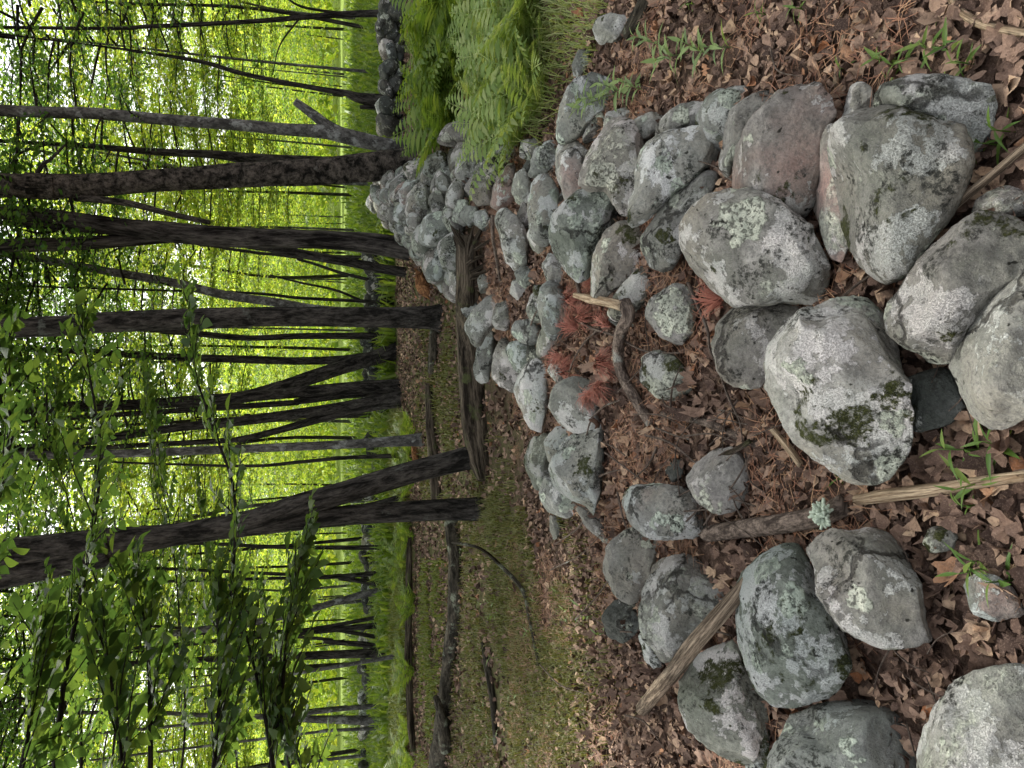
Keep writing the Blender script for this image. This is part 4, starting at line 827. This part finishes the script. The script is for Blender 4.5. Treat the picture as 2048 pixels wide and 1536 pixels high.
def tree(name, stems, D, label, bark='dark', crown=None, group=None, extend=13.0, sides=14, rough=.10, cr_z=None, cr_s=1.0, branches=(), ridge=.05):
    global tcount; tcount += 1
    first = stems[0]; b = atY(first[0][0], first[0][1], D); gz = float(G(b[0], D)); base = np.array([b[0], D, gz]); e = empty(name, tuple(base), label, 'tree', group)
    for i_, s_ in enumerate(stems):
        broke = len(s_[0]) == 4; path = [p_[:3] for p_ in s_]
        Ps, rs = stem_mesh(path, D + (0 if i_ == 0 else .03 * i_), sides, rough, 0 if broke else extend, 1.3 if not broke or i_ == 0 else 0)
        V_, F_, uv = tube(Ps, rs, sides, rough, 3.0, tcount * 7 + i_, stretch=.6, ridge=ridge); uv[:, 0] *= 1.0; uv[:, 1] *= 1.0
        new_obj('trunk', mesh('trunk', V_ - base, F_, True, uv), M_BK[bark], e)
        top = Ps[-1]
    for path, w0, w1 in branches:
        Pb = spline([atY(x, y, D + dd) for x, y, dd in path], 14); V_, F_, uv = tube(Pb, np.linspace(w0, w1, 14) / FPX * D / 2, 7, .12, 5, tcount); new_obj('branch', mesh('branch', V_ - base, F_, True, uv), M_BK[bark], e)
    if crown:
        z = cr_z if cr_z is not None else 1.9 + D * .10 + (tcount * 37 % 10) * .14
        Ps, rs = stem_mesh([p_[:3] for p_ in stems[0]], D, sides, rough, extend, 0); i_ = int(np.argmin(np.abs(Ps[:, 2] - z))); add_crown(e, crown, tuple(np.array([Ps[i_][0], Ps[i_][1], z]) - base), cr_s, tcount * 1.3)
    return e
tree('cherry_tree', [[(826,326,78),(800,328,66),(740,334,66),(650,342,58),(500,350,54),(300,362,47),(170,372,47),(60,372,54),(0,370,50)]], 11.0, 'massive dark scaly trunk with burls rising behind the wall, beside a pale forked trunk', 'scaly', CR[0], sides=40, ridge=.10, branches=[([(150,395,0),(250,405,-.2),(330,425,-.3),(420,445,-.4)],14,9),([(75,345,0),(90,325,-.2),(100,320,-.3),(130,290,-.5)],9,4)], cr_z=4.2)
tree('birch_tree', [[(815,296,34),(760,288,34),(690,272,34),(640,263,30),(560,258,26),(500,252,25),(340,240,24),(170,226,24),(0,221,23)],[(700,274,30,0),(660,255,27,0),(625,228,22,0),(590,203,17,0)]], 11.6, 'pale grey forked trunk with one stem broken off short', 'grey', CR[2], cr_z=3.6, sides=24, ridge=.06)
tree('hickory_tree', [[(826,497,58),(780,492,50),(700,483,44),(600,478,42),(500,475,44),(350,466,46),(250,455,38),(120,436,32),(0,424,30)],[(420,468,20,0),(300,478,26,0),(150,487,28,0),(0,492,28,0),(-150,500,20,0)]], 11.8, 'thick shaggy barked trunk at the far end of the wall', 'shag', CR[1], cr_z=4.4, sides=36, ridge=.12)
tree('maple_tree', [[(832,547,24),(780,540,22),(700,525,21),(600,507,20),(500,490,18),(380,478,14)]], 12.2, 'slim dark trunk leaning onto the shaggy trunk', 'dark', CR[3], cr_z=4.0)
tree('straight_tree', [[(884,636,70),(860,635,56),(800,635,50),(700,634,46),(600,633,45),(500,634,44),(300,641,45),(150,648,44),(0,656,42)]], 8.9, 'straight dark trunk standing right behind the big weathered log', 'dark', CR[0], cr_z=5.0, rough=.06, sides=32, ridge=.07)
tree('maple_tree', [[(800,672,18),(700,672,16),(600,672,14),(500,676,13),(400,668,14),(330,662,14),(200,655,10)]], 14.5, 'slender trunk close behind the straight dark trunk', 'dark', CR[2])
tree('maple_tree', [[(793,703,22),(700,718,20),(600,722,18),(500,719,18),(350,714,17),(230,707,16),(100,700,12)]], 15.0, 'upright grey trunk between the straight trunk and the leaning trunk', 'dark', CR[3])
tree('maple_tree', [[(795,702,40),(740,718,34),(650,746,33),(560,775,31),(480,795,28),(380,803,26),(250,810,23),(150,812,20),(0,818,18)]], 14.0, 'leaning trunk slanting across the upright grey one', 'dark', CR[0])
tree('maple_tree', [[(806,772,34),(700,776,28),(600,784,26),(500,793,24),(350,806,20),(200,815,16)],[(806,782,20),(700,790,16),(600,802,15),(450,815,13)]], 13.2, 'twin dark trunks standing tight together beside the leaning trunk', 'dark', CR[1])
tree('maple_tree', [[(812,795,34),(740,805,28),(650,820,26),(560,832,24),(480,842,22),(350,856,19),(200,878,18),(80,893,17)],[(812,804,22),(740,815,20),(650,835,19),(560,860,16),(480,878,14),(380,885,12)]], 13.0, 'dark trunk splitting low into two diverging stems', 'dark', CR[2])
tree('maple_tree', [[(846,879,32),(800,882,26),(700,888,21),(500,897,19),(300,905,18),(150,909,18),(0,912,18)]], 10.3, 'slim grey trunk with fine bark to the right of the forked tree', 'grey', CR[3], cr_z=4.0)
tree('maple_sapling', [[(818,911,11),(700,915,9),(600,924,8),(500,932,7),(300,927,5),(150,922,4)]], 12.0, 'thin sapling stem beside the slim grey trunk', 'dark', CR[3], cr_z=5.0, cr_s=.6, extend=8)
tree('forked_tree', [[(975,908,66),(940,916,56),(880,930,52),(800,951,50),(700,982,52),(600,1010,52),(500,1040,46),(350,1066,42),(200,1080,48),(0,1106,58)],[(985,1019,64),(940,1019,54),(880,1020,50),(800,1024,48),(700,1030,46),(620,1040,42),(500,1056,36),(350,1074,38),(200,1102,46),(0,1150,58)]], 6.6, 'big dark tree of two trunks that lean together and cross', 'dark', CR[1], cr_z=4.3, extend=11, sides=40, ridge=.09)
tree('maple_tree', [[(818,992,24),(780,1003,20),(740,1012,17),(680,1022,14),(600,1040,12)]], 12.0, 'small leaning trunk seen between the two trunks of the forked tree', 'dark')
tree('maple_sapling', [[(795,1095,11),(650,1095,10),(530,1093,9),(300,1085,7)]], 15.5, 'thin upright stem just left of the forked tree', 'dark', CR[0], cr_s=.7)
tree('maple_sapling', [[(800,1142,11),(700,1151,10),(620,1156,9),(500,1158,7)],[(800,1178,15),(740,1165,12),(680,1157,10),(600,1150,8)]], 15.5, 'two thin stems meeting in a narrow arch above the ferns', 'dark', CR[3], cr_s=.8)
tree('maple_tree', [[(800,1178,20),(740,1186,17),(680,1201,15),(600,1225,15),(500,1246,15),(400,1260,15),(280,1276,14),(200,1292,12),(100,1318,10),(0,1342,8)]], 14.5, 'pale grey curved trunk bowing to the left', 'grey', CR[2])
tree('maple_sapling', [[(802,1225,10),(700,1245,9),(620,1258,8),(500,1272,7),(300,1300,5)]], 15.0, 'thin slanting stem left of the curved grey trunk', 'dark', CR[3], cr_s=.7)
tree('maple_tree', [[(800,1247,15),(700,1256,13),(600,1266,11),(450,1280,9)],[(800,1283,11),(720,1268,9),(660,1260,8),(560,1262,6)]], 15.0, 'slim forked trunk in the dense cluster of stems', 'dark', CR[0])
tree('maple_tree', [[(800,1305,24),(700,1308,20),(600,1312,18),(450,1318,16),(300,1325,12)],[(800,1296,16),(720,1288,13),(650,1283,10),(550,1270,7)]], 14.8, 'stout dark trunk in the dense cluster of stems', 'dark', CR[1])
tree('maple_sapling', [[(820,1307,13),(760,1318,10),(680,1332,9),(600,1345,8),(480,1362,6),(300,1385,4)]], 13.0, 'pale thin sapling standing in front of the dense cluster', 'grey', CR[3], cr_s=.7)
tree('maple_tree', [[(800,1410,14),(700,1416,11),(600,1428,9),(450,1442,7)],[(800,1442,26),(700,1440,20),(620,1438,16),(540,1434,13),(400,1430,10),(200,1425,8)],[(800,1455,8),(650,1462,7),(540,1476,6)]], 15.0, 'cluster of three stems with one broad pale trunk at the left', 'grey', CR[2])
tree('oak_tree', [[(800,27,18),(700,28,15),(600,35,12),(500,43,10),(300,53,9),(100,56,7)]], 13.0, 'slender straight trunk above the low dark wall', 'dark', CR[0], branches=[([(600,35,0),(560,90,-.3),(545,150,-.6)],4,1.5),([(690,28,0),(600,12,-.3),(560,-20,-.5)],6,3)])
tree('oak_tree', [[(818,206,40),(770,203,34),(720,196,24),(690,186,15),(640,178,12),(560,163,10),(480,146,10),(400,123,9),(270,102,6),(100,80,4)],[(815,222,16,0),(760,216,12,0),(720,214,9,0)]], 13.2, 'dark thick based trunk that thins into a leaning stem over the ferns', 'dark', CR[1])
tree('maple_tree', [[(815,330,24),(600,322,24),(500,318,26),(430,309,18),(300,303,15),(150,290,11),(30,284,8)]], 15.0, 'grey trunk mostly hidden behind the massive scaly trunk', 'dark', CR[3])
tree('maple_tree', [[(800,632,26),(650,622,24),(560,606,20),(450,590,20),(350,566,19),(200,540,17),(100,522,16),(0,508,14)]], 14.0, 'leaning grey trunk emerging from behind the straight dark trunk', 'grey', CR[0])
tree('maple_sapling', [[(795,606,9),(700,601,8),(600,596,7),(500,586,6),(300,580,5)],[(720,600,6,0),(670,580,6,0),(600,565,5,0),(540,550,4,0)]], 14.2, 'thin forked sapling between the shaggy and the straight trunks', 'dark', CR[3], cr_s=.6)
tree('maple_sapling', [[(795,575,9),(740,560,8),(680,545,7),(600,520,6),(480,500,5)]], 14.6, 'thin dark sapling rising behind the slim leaning trunk', 'dark', CR[3], cr_s=.6)

# the wood beyond the far walls
STEM = []
for s_ in range(4):
    qq = np.random.default_rng(300 + s_); Pp = spline([np.zeros(3) - [0, 0, .2], [qq.normal(0, .1), qq.normal(0, .1), 3], [qq.normal(0, .3), qq.normal(0, .3), 7], [qq.normal(0, .4), qq.normal(0, .4), 13]], 14)
    V_, F_, uv = tube(Pp, np.linspace(.055, .014, 14), 8, .12, 3, s_); m_ = mesh('trunk', V_, F_, True, uv); m_.materials.append(M_BK['dark' if s_ % 2 else 'grey']); STEM.append(m_)
qq = np.random.default_rng(404); made = 0
def back_tree(X, Y, kind, s):
    global made
    e = empty('woodland_tree', (X, Y, float(G(X, Y))), *(('young leafy tree standing just beyond the far walls', 'tree', 'young trees just beyond the far walls') if Y < 21.5 else ('leafy tree in the middle of the bright wood, behind the young trees', 'tree', 'trees in the middle of the bright wood') if Y < 39 else ('small looking leafy tree at the back of the bright wood', 'tree', 'trees at the back of the bright wood')))
    o = bpy.data.objects.new('trunk', STEM[made % 4]); col.objects.link(o); o.parent = e; o.rotation_euler = (0, 0, made); o.scale = (s, s, 1)
    pr_ = CRY if (kind and made % 4) else CR
    add_crown(e, pr_[made % 4] if Y < 21.5 else (pr_[made % 4][0], None), (0, 0, (.3 + qq.uniform(0, .8)) if Y > 30 else 1.5 + qq.uniform(0, 1.6)), (qq.uniform(.9, 1.3), qq.uniform(.9, 1.3), qq.uniform(.6, .95)), made * 1.7)
    if Y > 19 and made % 5 < 4: add_crown(e, (pr_[(made + 1) % 4][0], None), (0, 0, 4.8 + qq.uniform(0, 1)), (qq.uniform(1, 1.4), qq.uniform(1, 1.4), qq.uniform(.8, 1.2)), made * 2.3)
    made += 1
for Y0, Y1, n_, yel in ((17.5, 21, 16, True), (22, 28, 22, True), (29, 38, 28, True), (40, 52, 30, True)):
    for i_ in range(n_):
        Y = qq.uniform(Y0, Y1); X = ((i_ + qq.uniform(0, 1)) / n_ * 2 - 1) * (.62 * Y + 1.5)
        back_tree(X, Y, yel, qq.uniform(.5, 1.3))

qq = np.random.default_rng(808); n = 120000; Y_ = qq.uniform(55, 110, n); X_ = qq.uniform(-.75, .75, n) * Y_
top = (11.0 + 6.0 * fbm(np.column_stack([X_ * .09, Y_ * .05, 0 * X_]), 3, 4)) * (Y_ / 80); Z_ = -.5 + top * qq.uniform(0, 1, n) ** .85
N = qq.normal(size=(n, 3)); N[:, 2] = np.abs(N[:, 2]) + .3; N /= np.linalg.norm(N, axis=1)[:, None]; Xd = np.cross(N, qq.normal(size=(n, 3))); Xd /= np.linalg.norm(Xd, axis=1)[:, None]; Yd = np.cross(N, Xd); sz = qq.uniform(.16, .42, n)[:, None]; C_ = np.column_stack([X_, Y_, Z_])
Vv = np.stack([C_ - Xd * sz, C_ + Yd * sz * .6, C_ + Xd * sz, C_ - Yd * sz * .6], 1).reshape(-1, 3)
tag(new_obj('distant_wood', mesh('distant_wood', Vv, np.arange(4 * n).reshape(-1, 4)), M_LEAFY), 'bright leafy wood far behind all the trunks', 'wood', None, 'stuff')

# ------------------------------------------------------------------ beech boughs hanging in from the left
bt = empty('beech_tree', (-3.4, 3.4, float(G(-3.4, 3.4))), 'beech with broad leaved boughs drooping in front of the trunks', 'tree'); T0 = np.array(bt.location)
V_, F_, uv = tube(spline([T0 - [0, 0, .2], T0 + [.05, .05, 1.5], T0 + [-.05, .15, 3.5], T0 + [.1, .2, 6]], 18), np.linspace(.13, .07, 18), 14, .05, 3, 2); new_obj('trunk', mesh('trunk', V_ - T0, F_, True, uv), M_BK['grey'], bt)
bt2 = empty('beech_tree', (-6.0, 7.4, float(G(-6.0, 7.4))), 'beech standing beyond the nearer one, its boughs behind the forked tree', 'tree'); T2 = np.array(bt2.location)
V_, F_, uv = tube(spline([T2 - [0, 0, .2], T2 + [.05, .05, 1.5], T2 + [-.05, .1, 4.0], T2 + [.1, .2, 8]], 18), np.linspace(.16, .08, 18), 14, .05, 3, 2); new_obj('trunk', mesh('trunk', V_ - T2, F_, True, uv), M_BK['grey'], bt2)
def beech_leaf():
    ts = np.linspace(0, 1, 7); pr_ = np.array([.02, .62, .95, 1, .8, .42, .01]) * .29; V_, F_ = [], []
    for i_, t in enumerate(ts):
        z = -.16 * t * t; V_ += [(t, -pr_[i_], z + pr_[i_] * .22), (t, 0, z), (t, pr_[i_], z + pr_[i_] * .22)]
    for i_ in range(6):
        a = i_ * 3; F_ += [(a, a + 3, a + 4, a + 1), (a + 1, a + 4, a + 5, a + 2)]
    return np.array(V_), F_
BLV, BLF = beech_leaf(); BL = mesh('leaf', BLV, BLF, True); BL.materials.append(M_BEECH)
LV = []  # (matrix, size)
def bough(path, r0=.012, spread=.34, ntw=16, lsz=.062, seed=0, skip=.15, sag=.05):
    """path: list of (x, y, distance); flat spray of twigs and leaves along it"""
    q = np.random.default_rng(seed); own = 0 if path[0][2] < 6 else 1; Tt = (T0, T2)[own]; b0 = atY(*path[0]); zz = max(.6, b0[2] - .35 - Tt[2])
    Pj = spline([Tt + np.array([0, .06, zz]), Tt * .5 + b0 * .5 + np.array([0, 0, (zz + Tt[2] - b0[2]) * .0 + (Tt[2] + zz - (Tt[2] + b0[2]) / 2) * .5]), b0], 8); Pb = spline([b0] + [atY(*p_) for p_ in path[1:]], 24); mb = MB(); mb.tube(Pj, np.linspace(r0 * 1.7, r0, 8), sides=6, rough=.1); mb.tube(Pb, np.linspace(r0, .0025, 24), sides=6, rough=.1)
    s_ = np.linspace(0, 1, 24); tot = np.linalg.norm(np.diff(Pb, axis=0), axis=1).sum()
    def leafrow(a, d, L, first):
        n = max(3, int(L / .026)); sd_ = np.cross(d, [0, 0, 1]); sd_ /= np.linalg.norm(sd_) + 1e-9; N0 = np.cross(sd_, d)
        for m_ in range(n):
            t = (m_ + .6) / n; c_ = a + d * L * t + np.array([0, 0, -sag * L * t * t]) + q.normal(0, .006, 3); sg = 1 if m_ % 2 else -1
            X = d * q.uniform(.45, .8) + sd_ * sg * q.uniform(.6, 1) + np.array([0, 0, q.normal(-.12, .2)]); X /= np.linalg.norm(X)
            N = N0 + q.normal(0, .3, 3); N -= X * (N @ X); N /= np.linalg.norm(N); Yv = np.cross(N, X)
            LV.append((np.column_stack([X, Yv, N]), c_, lsz * q.uniform(.65, 1.2), own))
    for j_ in range(ntw):
        t = skip + (1 - skip) * (j_ + q.uniform(0, .9)) / ntw; a = np.array([np.interp(t, s_, Pb[:, k_]) for k_ in range(3)]); b = np.array([np.interp(min(1, t + .04), s_, Pb[:, k_]) for k_ in range(3)]); d0 = b - a; d0 /= np.linalg.norm(d0) + 1e-9
        sd_ = np.cross(d0, [0, 0, 1]); sd_ /= np.linalg.norm(sd_); sg = 1 if j_ % 2 else -1; L = spread * (1.2 - .75 * t) * q.uniform(.6, 1.2); d = d0 * q.uniform(.5, .9) + sd_ * sg * q.uniform(.5, .9) + np.array([0, 0, q.normal(-.05, .15)]); d /= np.linalg.norm(d)
        mb.tube(np.array([a, a + d * L * .5 + [0, 0, -sag * L * .25], a + d * L + [0, 0, -sag * L]]), [.0035, .0025, .0012], sides=4); leafrow(a, d, L, False)
    a = Pb[-6]; d = Pb[-1] - Pb[-6]; L = np.linalg.norm(d); leafrow(a, d / L, L * 1.1, False)
    me = mb.mesh('bough'); me.transform(Matrix.Translation(-Vector(Tt))); new_obj('bough', me, M_BK['dark'], (bt, bt2)[own])
BO = [([(420,1640,3.4),(455,1250,3.7),(470,1000,3.9),(420,840,4.0),(385,720,4.1),(375,590,4.1)],.45),
 ([(520,1640,3.3),(560,1420,3.4),(575,1250,3.6),(600,1130,3.7),(612,1075,3.8)],.4), ([(560,1640,3.0),(535,1460,3.2),(500,1300,3.5),(470,1180,3.6)],.5),
 ([(100,1640,3.2),(130,1350,3.5),(180,1100,3.7),(200,900,3.9),(170,700,4.0),(165,640,4.0)],.55), ([(300,1640,3.2),(300,1400,3.4),(290,1250,3.6),(270,1150,3.7)],.5),
 ([(-60,1640,3.0),(-60,1400,3.2),(-50,1150,3.5),(10,950,3.7),(20,760,3.9),(5,680,3.9)],.45), ([(420,1640,2.9),(430,1500,3.1),(440,1350,3.3),(430,1200,3.5)],.5),
 ([(640,1640,3.1),(600,1530,3.2),(565,1440,3.3),(545,1380,3.4)],.35), ([(540,1640,4.4),(545,1450,4.6),(550,1300,4.9),(520,1180,5.0)],.5),
 ([(350,1640,7.2),(370,1450,7.4),(360,1250,7.6),(340,1050,7.8),(300,880,8.0),(290,760,8.2)],1.1), ([(210,1640,7.0),(230,1450,7.2),(220,1250,7.4),(150,1050,7.6),(110,880,7.8),(110,760,8.0)],1.1),
 ([(60,1640,7.0),(80,1450,7.3),(90,1300,7.5),(60,1100,7.7),(-10,900,8.0)],1.1), ([(480,1640,7.4),(470,1480,7.5),(450,1330,7.6),(420,1150,7.8),(400,1000,8.0)],1.0),
 ([(160,1640,5.0),(160,1450,5.3),(130,1300,5.5),(100,1180,5.8)],.7), ([(590,1640,3.8),(575,1500,4.0),(560,1350,4.3),(575,1200,4.5),(600,1130,4.6)],.45),
 ([(250,1640,2.8),(240,1500,3.0),(220,1350,3.2),(190,1230,3.4)],.45), ([(20,1640,2.8),(50,1500,3.0),(70,1380,3.2),(80,1280,3.3)],.45)]
for i_, (pth, sp_) in enumerate(BO): bough(pth, .012, sp_, (26 if len(pth) > 4 else 20), .08 if pth[0][2] < 6 else .10, i_ + 1)
LV.sort(key=lambda a: -a[2] / np.linalg.norm(a[1] - CAM))
inview = []
for M3, c_, s_, ow in LV:
    v = c_ - CAM; zc = v @ FWD; px = 1024 - (v @ UPV) / zc * FPX; py = 768 - (v @ RGT) / zc * FPX
    inview.append(ow == 0 and 0 <= px <= 2048 and 0 <= py <= 1536)
singles = [i_ for i_, f in enumerate(inview) if f][:300]; ss = set(singles)
for i_ in singles:
    M3, c_, s_, ow = LV[i_]; o = bpy.data.objects.new('leaf', BL); col.objects.link(o); o.parent = bt
    m4 = Matrix([list(M3[r_] * s_) + [float((c_ - T0)[r_])] for r_ in range(3)] + [[0, 0, 0, 1]]); o.matrix_local = m4
for ow, (tr_, Tt) in enumerate(((bt, T0), (bt2, T2))):
    rest = [LV[i_] for i_ in range(len(LV)) if i_ not in ss and LV[i_][3] == ow]
    Vv = np.concatenate([(BLV * l_[2]) @ l_[0].T + (l_[1] - Tt) for l_ in rest]); Ff = np.concatenate([np.array(BLF) + len(BLV) * i_ for i_ in range(len(rest))])
    tag(new_obj('foliage', mesh('foliage', Vv, Ff, True), M_BEECH, tr_), kind='stuff')
print('beech leaves', len(LV), 'woodland', made, 'wall stones', cnt)
